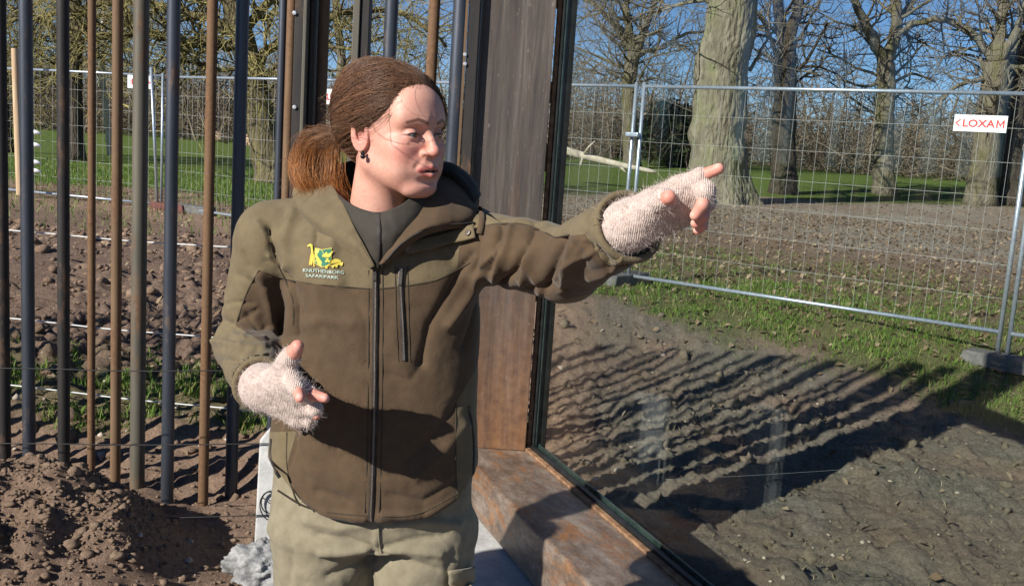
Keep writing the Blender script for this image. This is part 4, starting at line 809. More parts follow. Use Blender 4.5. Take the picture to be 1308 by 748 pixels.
blend((.52, .15, .135), .95 * lip); mo = np.clip(1.4 - line_d(np.stack([ax_, V[:, 2]], 1), [(0, -.0655), (.021, -.0662)]) / .0026, 0, 1) * (V[:, 1] < -.084); blend((.07, .02, .018), mo)
br = np.clip(2.0 - 1.5 * line_d(np.stack([ax_, V[:, 2]], 1), [(.013, .0255), (.03, .0315), (.046, .0255)]) / .0033, 0, 1) * (V[:, 1] < -.045); blend((.1, .05, .03), .85 * br)
ld = np.clip(1.3 - np.abs(np.sqrt(((ax_ - .032) / .0146) ** 2 + ((V[:, 2] - .0004) / .0052) ** 2) - 1) / .22, 0, 1) * (V[:, 1] < -.06) * (V[:, 2] > .0); blend((.06, .03, .025), .85 * ld)
blend((.5, .25, .2), .4 * g3((.032, -.08, .004), (.02, .03, .01)))
headV, headQ, headC = h2w(V), Q, col

# --- hands, forearms and the rest of the body
RH = dict(w=(336, 494, 1.735), th=[(350, 488, 1.69), (366, 464, 1.645), (376, 449, 1.625), (380, 442, 1.62)], f=[[(372, 486, 1.63), (380, 497, 1.59), (383, 508, 1.57)], [(386, 502, 1.635), (400, 504, 1.605), (415, 508, 1.6)], [(388, 519, 1.655), (402, 522, 1.63), (404, 530, 1.625)], [(383, 534, 1.68), (396, 537, 1.66), (398, 530, 1.645)]])
LH = dict(w=(800, 290, 1.57), th=[(832, 266, 1.52), (846, 256, 1.485), (854, 252, 1.465)], f=[[(868, 240, 1.505), (895, 225, 1.485), (918, 215.5, 1.47)], [(882, 246, 1.505), (901, 243, 1.475), (897, 262, 1.465), (888, 275, 1.47)], [(880, 260, 1.52), (902, 258, 1.49), (898, 276, 1.482), (889, 285, 1.488)], [(870, 274, 1.535), (897, 272, 1.505), (897, 288, 1.5), (891, 294, 1.503)]])
def hand_sdf(p, hd, g=0.0, clip=None):
    w = px(*hd['w']); d = None; R0 = .026
    for f in hd['f']:
        e = seg(p, w, px(*f[0]), .027 + g, .0155 + g); d = e if d is None else smin(d, e, .02)
    d = smin(d, seg(p, w, px(*hd['th'][0]), .026 + g, .02 + g), .02)
    for i, f in enumerate(hd['f']):
        pts = P3(f); r = np.linspace(.0118, .0084, len(pts)) * (1 if i < 3 else .87)
        if clip is not None: pts, r = clip(pts, r, i)
        d = smin(d, chain(p, pts, r + g), .006)
    pts = P3(hd['th']); r = np.linspace(.0165, .0112, len(pts))
    if clip is not None: pts, r = clip(pts, r, 9)
    return smin(d, chain(p, pts, r + g), .012)
def bbox(hd, m=.045):
    a = np.array(P3([hd['w']] + hd['th'] + [q for f in hd['f'] for q in f])); return a.min(0) - m, a.max(0) + m
def cutlen(fr):
    def f(pts, r, i):
        P = np.array(pts); s = np.concatenate([[0], np.cumsum(np.linalg.norm(np.diff(P, axis=0), axis=1))]); e = s[-1] * fr[i]; k = s < e
        return list(P[k]) + [np.array([np.interp(e, s, P[:, j]) for j in range(3)])], np.concatenate([r[k], [np.interp(e, s, r)]])
    return f
meshes = [(headV, headQ, headC)]
for hd in (RH, LH):
    lo, hi = bbox(hd); V, Q = surfnet(lambda p: hand_sdf(p, hd), lo, hi, .0026); c = np.tile(np.array([.62, .31, .24]), (len(V), 1)); tips = np.array(P3([f[-1] for f in hd['f']] + [hd['th'][-1]])); dt = np.min(np.linalg.norm(V[:, None] - tips[None], axis=2), 1)
    c = c * (1 - .5 * np.exp(-(dt / .014) ** 2)[:, None]) + .5 * np.exp(-(dt / .014) ** 2)[:, None] * np.array([.66, .24, .19])
    for k, f in enumerate(hd['f'] + [hd['th']]):                                              # nails on the tips, on the side away from the palm
        a, b_ = px(*f[-2]), px(*f[-1]); dirv = (b_ - a) / np.linalg.norm(b_ - a); pc = px(*hd['w']); up_ = np.array([0, -.6, 1.0]) if hd is LH else np.array([.3, -1.0, .2]); up_ = up_ - dirv * (up_ @ dirv); up_ /= np.linalg.norm(up_)
        nc = b_ + up_ * .008 + dirv * .002; w = np.clip(1.3 - np.linalg.norm((V - nc) / .0065, axis=1), 0, 1); c = c * (1 - .6 * w[:, None]) + .6 * w[:, None] * np.array([.78, .5, .42])
    meshes.append((V, Q, c))
RS, RE, RW = px(350, 306, 1.97), px(319, 440, 2.0), px(334, 492, 1.745)
LS, LE, LW = px(592, 312, 1.97), px(722, 338, 1.79), px(806, 288, 1.565)
HIPL, HIPR = px(415, 690, 1.96), px(542, 690, 1.96); KL, KR = np.array([HIPL[0] + .004, 1.94, .5]), np.array([HIPR[0] - .004, 1.95, .5]); AL, AR = np.array([HIPL[0] - .02, 1.98, .09]), np.array([HIPR[0] + .02, 1.99, .09])
CH = px(480, 330, 1.96); WA = px(476, 520, 1.96); NK = h2w((0, .045, -.17))
def body_sdf(p):
    d = seg(p, CH, WA, .1, .1); d = smin(d, seg(p, RS, LS, .05, .05), .06); d = smin(d, seg(p, NK, CH, .05, .08), .05)
    for s_, e, w in ((RS, RE, RW), (LS, LE, LW)): d = smin(d, seg(p, s_, e, .047, .038), .03); d = smin(d, seg(p, e, w, .038, .024), .02)
    for h_, k, a in ((HIPL, KL, AL), (HIPR, KR, AR)): d = smin(d, seg(p, h_, k, .075, .05), .05); d = smin(d, seg(p, k, a, .048, .03), .03); d = smin(d, seg(p, a, a + np.array([0, -.12, -.05]), .03, .022), .03); d = smin(d, seg(p, WA, h_, .09, .08), .05)
    return d
V, Q = surfnet(body_sdf, (-.74, 1.45, .0), (.35, 2.15, 1.5), .011); meshes.append((V, Q, np.tile(np.array([.58, .35, .27]), (len(V), 1))))
VV, QQ, CC, n0 = [], [], [], 0
for V, Q, c in meshes: VV.append(V); QQ.append(Q + n0); CC.append(c); n0 += len(V)
person = obj('person', np.concatenate(VV), np.concatenate(QQ), M['skin'], origin=FEET, smooth=True); attr(person, 'col', np.concatenate(CC))
tag(person, 'woman in an olive and brown field jacket pointing past the post with a fuzzy mitt', 'person')

# eyes
for sx in (-1, 1):
    bm = bmesh.new(); bmesh.ops.create_uvsphere(bm, u_segments=24, v_segments=16, radius=.0124); V = np.array([v.co[:] for v in bm.verts]); Fc = [tuple(v.index for v in f.verts) for f in bm.faces]; bm.free()
    gz_ = np.array([.3, -1, .02]); gz_ /= np.linalg.norm(gz_); a = np.arccos(np.clip((V @ gz_) / .0124, -1, 1)); c = np.where(a[:, None] < .24, (.004, .004, .004), np.where(a[:, None] < .56, (.03, .034, .03), (.42, .36, .34)))
    o = obj('eye', h2w(V + np.array([sx * .0315, -.0765, .002])), Fc, M['eye'], person, smooth=True); attr(o, 'col', c)
for sx in (-1, 1):
    b = MB(); tl = np.linspace(-1, 1, 14); q = []
    for t in tl:
        ex_, ez_ = .0005 + .0132 * t, -.0008 + .0044 * math.sqrt(max(0, 1 - t * t)) + .0006 * t; q.append((sx * (.0315 + ex_), -.0765 - math.sqrt(max(1e-6, .0151 ** 2 - ex_ ** 2 - ez_ ** 2)), .002 + ez_))
    b.tube(h2w(np.array(q)), .0009 * (1.15 - tl ** 2 * .6), 6); b.build('eyelashes', M['earring'], person, smooth=True)
b = MB()
for q, r in (((-.0795, .0, -.038), .0042), ((-.0815, -.004, -.045), .0052)):
    bm = bmesh.new(); bmesh.ops.create_icosphere(bm, subdivisions=2, radius=r); b.add(h2w(np.array([v.co[:] for v in bm.verts]) + np.array(q)), [tuple(v.index for v in f.verts) for f in bm.faces]); bm.free()
b.build('earring', M['earring'], person, smooth=True)

# --- hair: a close cap under thousands of strands drawn back into a low pony tail
CRC, CRR = np.array([0, .02, .034]), np.array([.0735, .098, .094])
hl_y = [-.12, -.09, -.07, -.045, -.02, -.002, .012, .028, .045, .07, .12]; hl_z = [.085, .074, .066, .05, .026, .012, .022, .0, -.05, -.085, -.09]
def hairoff(q): return .006 + .016 * sstep(.0, .1, q[:, 1]) + .004 * sstep(.05, .12, q[:, 2])
def cap_sdf(p):
    x, y, z = p; o = .004 + .011 * sstep(.0, .1, y) + .003 * sstep(.05, .12, z); d = ell(p, CRC, CRR) - o; return smax(d, np.interp(y, hl_y, hl_z).astype(np.float32) - .03 * sstep(.03, .065, x) * (1 - sstep(-.03, .0, y)) - z, .008)
V, Q = surfnet(cap_sdf, (-.11, -.11, -.12), (.11, .16, .16), .004); o = obj('hair_base', h2w(V), Q, M['hair'], person, smooth=True); w_ = np.exp(-((V[:, 0] - .012) / .0035) ** 2) * (V[:, 2] > .06) * (V[:, 1] < .04); attr(o, 'col', np.array([.028, .017, .011]) * (1 - w_[:, None]) + np.array([.5, .33, .27]) * w_[:, None])
hrs = np.random.default_rng(3)
TIE = np.array([-.018, .122, -.012])
def on_skull(dirs, off): 
    d = dirs / np.linalg.norm(dirs, axis=1)[:, None]; k = 1 / np.sqrt(((d / CRR) ** 2).sum(1)); q = CRC + d * k[:, None]; return q + d * off[:, None]
nS, mS = 6600, 10
t_ = hrs.uniform(0, 1, nS); side = np.where(hrs.uniform(0, 1, nS) < .62, -1, 1)
yy = hrs.uniform(-.075, .1, nS); part = hrs.uniform(0, 1, nS) < .5
root = np.zeros((nS, 3)); part_x = .012
# roots along the parting
u = hrs.uniform(0, 1, nS); root[:, 0] = part_x + side * hrs.uniform(.003, .008, nS); root[:, 1] = -.082 + .115 * u; root[:, 2] = .075 + .06 * np.sin(u * 1.6)
# roots along the hairline
ya = hrs.uniform(-.075, .05, nS); zh = np.interp(ya, hl_y, hl_z) - .03 * (side > 0) * (1 - sstep(-.03, .0, ya)) * sstep(-.075, -.05, ya); hx = side * .075 * np.sqrt(np.clip(1 - ((ya - .02) / .1) ** 2 - ((zh - .034) / .1) ** 2, .02, 1)); root[~part] = np.stack([hx, ya, zh + hrs.uniform(0, .012, nS)], 1)[~part]
d0 = root - CRC; d0 /= np.linalg.norm(d0, axis=1)[:, None]; d1 = TIE + hrs.normal(size=(nS, 3)) * np.array([.011, .004, .013]) - CRC; d1 /= np.linalg.norm(d1, axis=1)[:, None]
# strands from the parting sweep out over the side of the head before turning back
mid = d0 + d1 + np.stack([side * hrs.uniform(.55, 1.05, nS) * part, 0 * u - .1 * part, .18 * (1 - part) + .05 * part], 1); mid /= np.linalg.norm(mid, axis=1)[:, None]
tt = np.linspace(0, 1, mS); D = ((1 - tt) ** 2)[None, :, None] * d0[:, None] + (2 * tt * (1 - tt))[None, :, None] * mid[:, None] + (tt ** 2)[None, :, None] * d1[:, None]
D = D + hrs.normal(size=(nS, 1, 3)) * .02 * np.sin(tt * 3.1416)[None, :, None] + hrs.normal(size=(nS, mS, 3)) * .004
nf = 1300; fp = np.array([.012, -.078, .082]) - CRC; D[:nf] = 0; u3_ = hrs.uniform(0, 1, nf)
fa = np.stack([.014 + 0 * u3_, -.086 + .05 * u3_, .08 + .035 * u3_], 1) - CRC; fb = np.stack([.074 + .012 * hrs.uniform(0, 1, nf), -.074 + .05 * u3_, .056 + .03 * u3_], 1) - CRC; fc = np.stack([.085 + 0 * u3_, -.02 + .05 * u3_, .0 - .02 * hrs.uniform(0, 1, nf)], 1) - CRC
nd_ = lambda q: q / np.linalg.norm(q, axis=-1)[..., None]
t1 = np.clip(tt * 1.6, 0, 1)[None, :, None]; t2 = np.clip((tt - .625) / .375, 0, 1)[None, :, None]; bz = (1 - t1) ** 2 * nd_(fa)[:, None] + 2 * t1 * (1 - t1) * nd_(fb)[:, None] + t1 ** 2 * nd_(fc)[:, None]; D[:nf] = bz * (1 - t2) + d1[:nf, None] * t2 + hrs.normal(size=(nf, 1, 3)) * .025 * t1
lift = hrs.gamma(1.5, .0016, nS); lift[:nf] += .011; flat = D.reshape(-1, 3); base = on_skull(flat, np.zeros(len(flat))); off = hairoff(base) * np.repeat(1, len(base)) + np.repeat(lift, mS) * np.tile(np.sin(tt * 3.1416), nS) + .0035 * np.tile(sstep(0, .25, tt), nS)
clump = np.repeat(.0038 * noise3(mid * 13 + d0 * 5) + .0016 * noise3(mid * 34 + d0 * 9), mS) * np.tile(np.sin(tt * 3.1416), nS); paths = on_skull(flat, off + clump).reshape(nS, mS, 3)
V, Fq, ta, ids = strands(h2w(paths.reshape(-1, 3)).reshape(nS, mS, 3), hrs.uniform(.0002, .00042, nS), .0002, 3)
shade = np.clip(.45 * hrs.uniform(0, 1, nS) ** 1.6 + .42 + .75 * noise3(np.stack([mid[:, 0] * 9, mid[:, 1] * 9 + d0[:, 2] * 6, mid[:, 2] * 9], 1)), 0, 1); cb_ = np.array([.028, .016, .011])[None] * (1 - shade[:, None]) + np.array([.185, .09, .047])[None] * shade[:, None]
o = obj('hair', V, Fq, M['hair'], person, smooth=True); attr(o, 'col', cb_[ids] * (1 + .35 * ta[:, None] * np.array([1.0, .75, .3])[None]))
# pony tail, tied low, blown over the collar, with bleached orange ends
nP, mP = 2500, 10; tw_ = h2w(TIE); ctr = np.array([tw_, px(408, 184, 1.98), px(398, 206, 1.965), px(398, 230, 1.955), px(412, 252, 1.95), px(424, 272, 1.95)]); C_ = catmull(ctr, mP)
wdt = np.interp(np.linspace(0, 1, mP), [0, .2, .5, .8, 1], [.010, .021, .028, .027, .02]); lk_ = hrs.integers(0, 16, nP); lo_ = hrs.normal(size=(16, 3)) * np.array([.75, .8, .5]); a = lo_[lk_] + hrs.normal(size=(nP, 3)) * .3; lw_ = hrs.normal(size=(16, 1, 3)); lf_ = hrs.uniform(4, 9, (16, 1, 1)); lph_ = hrs.uniform(0, 6, (16, 1, 1)); wave_ = .008 * np.sin(np.linspace(0, 1, mP)[None, :, None] * lf_ + lph_) * lw_ * np.linspace(.2, 1, mP)[None, :, None]; fan = hrs.normal(size=(nP, 1, 3)) * np.array([.016, .012, .008]) * (np.linspace(0, 1, mP) ** 2)[None, :, None]
Pp = C_[None] + a[:, None] * wdt[None, :, None] + fan + hrs.normal(size=(nP, mP, 3)) * .0008 + wave_[lk_] + .002 * np.sin(np.linspace(0, 7, mP)[None, :, None] + hrs.uniform(0, 6, (nP, 1, 1))) * hrs.normal(size=(nP, 1, 3))
V, Fq, ta, ids = strands(Pp, hrs.uniform(.0002, .00045, nP), .00015, 3); k = np.clip(ta * 1.6 + .05 + hrs.normal(0, .16, nP)[ids] + hrs.normal(0, .15, 16)[lk_][ids], 0, 1)[:, None]; o = obj('pony_tail', V, Fq, M['hair'], person, smooth=True)
attr(o, 'col', cb_[:nP][ids] * (1 - k) + (np.array([.42, .16, .035]) * (.4 + hrs.uniform(0, 1, nP)[ids][:, None])) * k)
# loose strands blown across the face and around the head
loose = []
for pl_, kk, sd_ in (([(505, 92, 1.83), (484, 118, 1.8), (474, 150, 1.79), (486, 174, 1.783), (516, 185, 1.772), (546, 183, 1.775), (564, 172, 1.8)], 3, 1.0), ([(522, 100, 1.82), (512, 128, 1.775), (530, 146, 1.768), (552, 149, 1.785), (566, 146, 1.81)], 1, .8), ([(440, 132, 1.83), (414, 150, 1.85), (424, 163, 1.84), (452, 160, 1.81)], 3, 1.2), ([(425, 168, 1.84), (396, 180, 1.85), (384, 196, 1.87), (378, 222, 1.89)], 4, 3)):
    for _ in range(kk): loose.append(catmull(P3([(a_ + hrs.normal(0, sd_), b_ + hrs.normal(0, sd_), c_) for a_, b_, c_ in pl_]), 12))
for i in range(380):
    s_ = paths[int(hrs.integers(0, nS))]; j = int(hrs.integers(2, mS - 2)); q = h2w(s_[j]); dv = q - HC; dv /= np.linalg.norm(dv); dv = dv * .5 + hrs.normal(size=3) * .6 + np.array([-.3, .1, .1]); L_ = hrs.uniform(.008, .03); loose.append(np.array([q + dv * L_ * t + np.array([0, 0, -.3]) * L_ * t * t for t in np.linspace(0, 1, 12)]))
for i in range(60):
    q = C_[int(hrs.integers(1, mP - 1))] + hrs.normal(size=3) * .02; dv = hrs.normal(size=3) * .5 + np.array([-.6, -.2, -.25]); L_ = hrs.uniform(.02, .07); loose.append(np.array([q + dv * L_ * t + np.array([0, 0, -.4]) * L_ * t * t for t in np.linspace(0, 1, 12)]))
for i in range(420):
    y0 = hrs.uniform(-.085, .0); sd2 = -1 if hrs.uniform() < .8 else 1; z0 = np.interp(y0, hl_y, hl_z) - hrs.uniform(-.004, .007); x0 = sd2 * .074 * math.sqrt(max(.02, 1 - ((y0 - .02) / .1) ** 2 - ((z0 - .034) / .1) ** 2)); dd_ = np.array([x0, y0, z0]) - CRC; de = TIE - CRC; de = de / np.linalg.norm(de); ts = np.linspace(0, hrs.uniform(.12, .3), 12)
    q = nd_(dd_)[None] * (1 - ts[:, None]) + (de + np.array([0, 0, .5]))[None] * ts[:, None]; loose.append(h2w(on_skull(q, .001 + .05 * ts)))
V, Fq, ta, ids = strands(np.array(loose), .0003, .00018, 3); o = obj('loose_hair', V, Fq, M['hair'], person, smooth=True); tag(o, kind='stuff'); attr(o, 'col', np.array([.16, .085, .045]) * (.5 + hrs.uniform(0, 1, len(loose))[ids][:, None]))

# --- field jacket
TY = 1.95
rows = [(268, 428, 545, .075), (285, 392, 572, .095), (305, 362, 597, .112), (340, 358, 612, .125), (400, 362, 614, .132), (460, 362, 611, .135), (520, 353, 609, .138), (580, 346, 612, .142), (625, 347, 610, .14), (672, 357, 602, .132)]
rz_, rcx, rrx, rry = [], [], [], []
for yp, xl, xr, ry in rows:
    a, b_ = px(xl, yp, TY), px(xr, yp, TY); rz_.append((a[2] + b_[2]) / 2); rcx.append((a[0] + b_[0]) / 2); rrx.append((b_[0] - a[0]) / 2); rry.append(ry)
o_ = np.argsort(rz_); rz_, rcx, rrx, rry = [np.array(v)[o_] for v in (rz_, rcx, rrx, rry)]
hem_x = [px(q, 640, 1.82)[0] for q in (335, 352, 380, 430, 490, 550, 585, 606, 625)]; hem_z = [px(q, v, 1.82)[2] for q, v in ((335, 608), (352, 616), (380, 640), (430, 661), (490, 667), (550, 660), (585, 643), (606, 622), (625, 615))]
def torso(p, z0=None, g=0):
    x, y, z = p; cx = np.interp(z, rz_, rcx); rx = np.interp(z, rz_, rrx) + g; ry = np.interp(z, rz_, rry) + g; k = (np.abs((x - cx) / rx) ** 2.35 + np.abs((y - TY) / ry) ** 2.35) ** (1 / 2.35); return (k - 1) * np.minimum(rx, ry)
def jacket_sdf(p):
    d = torso(p); d = np.maximum(d, p[2] - rz_[-1]); d = smin(d, seg(p, px(440, 282, 1.96), RS, .062, .076), .04); d = smin(d, seg(p, px(530, 285, 1.96), LS, .062, .072), .04)
    a = seg(p, RS, RE, .075, .066); a = smin(a, seg(p, RE, RW, .067, .05), .02)
    b = seg(p, LS, LE, .074, .066); b = smin(b, seg(p, LE, LW, .066, .058), .02)
    ea = RW - RE; ea /= np.linalg.norm(ea); eb = LW - LE; eb /= np.linalg.norm(eb)
    cut = lambda e, w, o: (p[0] - w[0]) * e[0] + (p[1] - w[1]) * e[1] + (p[2] - w[2]) * e[2] - o
    a = smax(a, cut(ea, RW, -.012), .006); b = smax(b, cut(eb, LW, -.004), .006)
    a = smax(a, -np.maximum(seg(p, RE, RW + ea * .1, .06, .043), -cut(ea, RW, -.035)), .004); b = smax(b, -np.maximum(seg(p, LE, LW + eb * .1, .06, .05), -cut(eb, LW, -.03)), .004)
    d = smin(d, a, .016); d = smin(d, b, .03)
    d = smax(d, np.interp(p[0], hem_x, hem_z).astype(np.float32) - p[2], .01)
    nk = seg(p, h2w((0, .05, -.15)), px(484, 330, 1.93), .066, .03); return smax(d, -nk, .02)
V, Q = surfnet(jacket_sdf, (-.69, 1.5, .74), (.33, 2.16, 1.52), .0039); V = relax(V, Q, 1, .5); N = vnormals(V, Q); PV = proj(V)
front = np.clip(-N[:, 1] * 1.5 + .35, 0, 1); dsp = np.zeros(len(V))
FK = 1.9
def fold(pts, amp, w):                       # amp in mm, width in pixels; negative is a valley
    global dsp; ld_ = line_d(PV, pts) / w; dsp += FK * amp * .001 * (np.exp(-np.sqrt(ld_ ** 2 + .02) * 1.25) if amp < 0 else np.exp(-(ld_ * 1.1) ** 2)) * front
c4 = lambda l: [(600 + a / 3.117, 180 + b_ / 3.117) for a, b_ in l]
c2 = lambda l: [(260 + a / 2.876, 220 + b_ / 2.876) for a, b_ in l]
c3 = lambda l: [(260 + a / 2.28, 420 + b_ / 2.28) for a, b_ in l]
for l, a, w in [(c4([(128, 340), (100, 420), (80, 520)]), -9, 4), (c4([(165, 350), (140, 440), (110, 540)]), 6, 5), (c4([(262, 340), (215, 430), (165, 530), (105, 590)]), -11, 4.5), (c4([(310, 355), (260, 450), (215, 560)]), 8, 6), (c4([(375, 385), (335, 470), (300, 590)]), -10, 4.5), (c4([(430, 390), (400, 470), (360, 590)]), 6, 6),
                (c4([(465, 380), (500, 450), (560, 500), (640, 480)]), -7, 3.5), (c4([(500, 340), (560, 430), (650, 450)]), -7, 3.5), (c4([(540, 300), (600, 400), (690, 440)]), 5, 5), (c4([(690, 440), (740, 420), (765, 400)]), -9, 5), (c4([(560, 560), (640, 520), (700, 470)]), -7, 4), (c4([(180, 600), (280, 580), (380, 590)]), -5, 4), (c4([(185, 325), (260, 318), (340, 345)]), 6, 5), (c4([(60, 300), (40, 400), (20, 520)]), -6, 5), (c4([(610, 420), (625, 330), (600, 260)]), -4, 3), (c4([(480, 545), (560, 520), (600, 470)]), 5, 5),
                (c2([(240, 210), (255, 300), (300, 400)]), -10, 4), (c2([(300, 400), (325, 490), (330, 600)]), -14, 6), (c2([(200, 190), (245, 250)]), 4, 6), (c2([(150, 300), (170, 340)]), -3, 5), (c2([(60, 540), (140, 580), (230, 570)]), -7, 4), (c2([(50, 620), (130, 640), (220, 640)]), 6, 5), (c2([(70, 690), (150, 690), (200, 650)]), -7, 4), (c2([(110, 600), (160, 620), (220, 610)]), 5, 4), (c2([(300, 390), (340, 440), (360, 520)]), -4, 5), (c2([(210, 380), (240, 480), (260, 610)]), 5, 7), (c2([(265, 400), (285, 500), (280, 600)]), -6, 4),
                (c2([(980, 300), (900, 440), (830, 560), (800, 700)]), -7, 6), (c2([(1010, 380), (960, 470), (900, 560)]), 6, 7), (c2([(1040, 420), (1000, 500), (960, 640)]), -6, 5), (c2([(560, 470), (600, 560), (600, 700)]), -2.5, 8), (c2([(360, 560), (440, 540), (540, 560)]), 2, 9), (c2([(720, 260), (740, 330)]), -2, 6), (c2([(420, 160), (410, 260), (430, 330)]), -5, 4), (c2([(330, 150), (300, 250), (310, 340)]), 4, 7), (c2([(480, 230), (470, 330), (500, 400)]), 3, 8),
                (c3([(250, 300), (300, 430), (420, 500)]), -3, 7), (c3([(330, 470), (420, 500), (480, 540)]), -4, 6), (c3([(540, 480), (640, 500), (740, 440)]), -4, 6), (c3([(600, 380), (680, 300), (740, 220)]), -4, 7), (c3([(620, 430), (700, 350), (760, 280)]), 3, 8), (c3([(300, 520), (380, 540), (470, 550)]), 4, 5), (c3([(520, 540), (640, 545), (740, 490)]), 4, 5), (c3([(540, 130), (600, 150), (640, 100)]), -2.5, 5), (c3([(250, 280), (270, 330), (250, 400)]), -2, 4)]: fold(l, a, w)
frs = np.random.default_rng(77)
for A_, B_, nf, wd in (((345, 320), (300, 430), 9, 30), ((300, 440), (338, 490), 7, 34), ((620, 320), (735, 340), 10, 34), ((740, 335), (815, 285), 9, 36)):      # crumples across the sleeves
    A_, B_ = np.array(A_, float), np.array(B_, float); e = (B_ - A_) / np.linalg.norm(B_ - A_); pe = np.array([-e[1], e[0]])
    for i in range(nf):
        c_ = A_ + (B_ - A_) * frs.uniform(0, 1) + pe * frs.uniform(-.5, .5) * wd; sl_ = frs.normal(0, .45); h_ = frs.uniform(.3, .8) * wd; v_ = pe + e * sl_; fold([c_ - v_ * h_, c_ + e * frs.normal(0, 4), c_ + v_ * h_], frs.choice([-1, 1]) * frs.uniform(2, 4.5), frs.uniform(2.5, 4.5))
rid_ = 1 - 2 * np.abs(noise3(V * np.array([11, 11, 7]))); dsp += .003 * rid_ * front + .0022 * fbm(V * np.array([9, 9, 6.5]), 3) * front + .0012 * fbm(V * 26, 2)
V = V + N * dsp[:, None]; V = relax(V, Q, 1, .2); PV = proj(V)
PXM = 1.0
yoke_body = c2([(0, 640), (115, 560), (200, 362), (300, 392), (420, 412), (615, 428), (720, 420), (860, 395), (985, 330), (1000, 200), (1000, -60), (200, -60), (0, 300)])
sl = [poly_sd(PV, c2([(203, 360), (296, 390), (332, 480), (322, 610), (250, 645), (118, 560), (160, 440)])), poly_sd(PV, c2([(300, 392), (420, 412), (615, 428), (720, 420), (860, 395), (985, 330), (1080, 330), (1080, 1400), (220, 1400), (215, 700), (330, 560), (330, 470)])),
      poly_sd(PV, c4([(45, 340), (110, 330), (190, 328), (260, 345), (340, 385), (460, 372), (520, 470), (580, 500), (660, 485), (560, 590), (240, 660), (60, 640), (-60, 640), (-40, 420)]))]
brown = np.max(sl, 0)
for pn in (c3([(150, 300), (272, 296), (243, 400), (262, 480), (262, 560), (150, 520)]), c3([(735, 215), (800, 100), (870, 100), (870, 520), (735, 520)])): brown = np.minimum(brown, -poly_sd(PV, pn))
upper = poly_sd(PV, c3([(-60, -60), (210, -60), (200, 60), (170, 130), (150, 240), (-60, 260)])); brown = np.where((PV[:, 0] < 350) & (PV[:, 1] > 440) & (PV[:, 1] < 545), np.minimum(brown, -upper), brown)
jacket = obj('jacket', V, Q, M['jacket'], person, smooth=True); attr(jacket, 'panel', np.clip(brown, -6, 6))
JB = BVHTree.FromPolygons([tuple(v) for v in V], [tuple(int(i) for i in q) for q in Q])
def surf(xp, yp, off=0.0):
    d = Vector(ray(xp, yp)).normalized(); hit, nrm, _, _ = JB.ray_cast(Vector(CO), d)
    if hit is None: return px(xp, yp, 1.82), np.array([0, -1.0, 0])
    n = np.array(nrm); n = n if n @ np.array(d) < 0 else -n; return np.array(hit) + n * off, n
def smooth_path(pl, n, off):
    P2 = catmull(np.array([(*q, 0) for q in pl], float), n); A = [surf(q[0], q[1], off) for q in P2]; P = np.array([a for a, _ in A]); Nn = np.array([b_ for _, b_ in A])
    for _ in range(3): Nn[1:-1] = (Nn[:-2] + Nn[1:-1] * 2 + Nn[2:]) / 4; P[1:-1] = (P[:-2] + P[1:-1] * 2 + P[2:]) / 4
    return P, Nn / np.linalg.norm(Nn, axis=1)[:, None]
def ribbon(name, pl, w, off, mat, parent, n=40, crown=.0015):
    P, Nn = smooth_path(pl, n, off); T = np.gradient(P, axis=0); T /= np.linalg.norm(T, axis=1)[:, None]; B = np.cross(T, Nn); A = np.stack([P - B * w / 2 - Nn * .004, P - B * w / 2, P + Nn * crown, P + B * w / 2, P + B * w / 2 - Nn * .004], 1)
    return obj(name, A.reshape(-1, 3), [(i * 5 + j, i * 5 + j + 1, (i + 1) * 5 + j + 1, (i + 1) * 5 + j) for i in range(n - 1) for j in range(4)], mat, parent, smooth=True)
def pull(xp, yp, L, w, mat, parent):
    p, n = surf(xp, yp, .006); q, _ = surf(xp - 1, yp + 20, .006); t = (q - p) / np.linalg.norm(q - p); bx = np.cross(t, n); bx /= np.linalg.norm(bx); n = np.cross(bx, t); Rm = np.stack([bx, n, t], 1); b = MB(); b.box(p + t * L * .5, (w, .003, L), Rm); b.box(p - t * .003, (w * .8, .005, .008), Rm); return bevel(b.build('zip_pull', mat, parent), .0012, 2)
zp = ribbon('zip', [(480, 338), (480, 400), (479, 470), (478, 540), (476, 610), (474, 664)], .0115, .0018, M['zip'], jacket, 60); ribbon('zip_teeth', [(480, 338), (480, 400), (479, 470), (478, 540), (476, 610), (474, 664)], .0036, .0034, M['zip_metal'], zp, 60, .0008); pull(479.5, 339, .03, .008, M['zip'], zp)
z2 = ribbon('pocket_zip', [(511, 343), (513, 380), (515, 420), (516.5, 460)], .0105, .0015, M['zip'], jacket, 30); ribbon('zip_teeth', [(511, 343), (513, 380), (515, 420), (516.5, 460)], .003, .003, M['zip_metal'], z2, 30, .001); pull(511.5, 347, .026, .0085, M['zip_metal'], z2)
ribbon('pocket_zip', [(598, 520), (603, 545), (605, 575), (604, 605)], .008, .002, M['zip'], jacket, 24); ribbon('pocket_zip', [(347, 560), (346, 580), (350, 598), (357, 610)], .006, .002, M['zip'], jacket, 20)
def patch(name, corners, nu, nv, off, mat, parent, thick=.0025):
    c = np.array(corners, float); A = []
    for u in np.linspace(0, 1, nu):
        for v in np.linspace(0, 1, nv): q = (c[0] * (1 - u) + c[1] * u) * (1 - v) + (c[3] * (1 - u) + c[2] * u) * v; A.append(surf(q[0], q[1], off)[0])
    A = np.array(A).reshape(nu, nv, 3)
    for _ in range(2): A[1:-1] = (A[:-2] + 2 * A[1:-1] + A[2:]) / 4
    o = obj(name, A.reshape(-1, 3), [(i * nv + j, i * nv + j + 1, (i + 1) * nv + j + 1, (i + 1) * nv + j) for i in range(nu - 1) for j in range(nv - 1)], mat, parent, smooth=True); m = o.modifiers.new('s', 'SOLIDIFY'); m.thickness = thick; m.offset = 0; return o

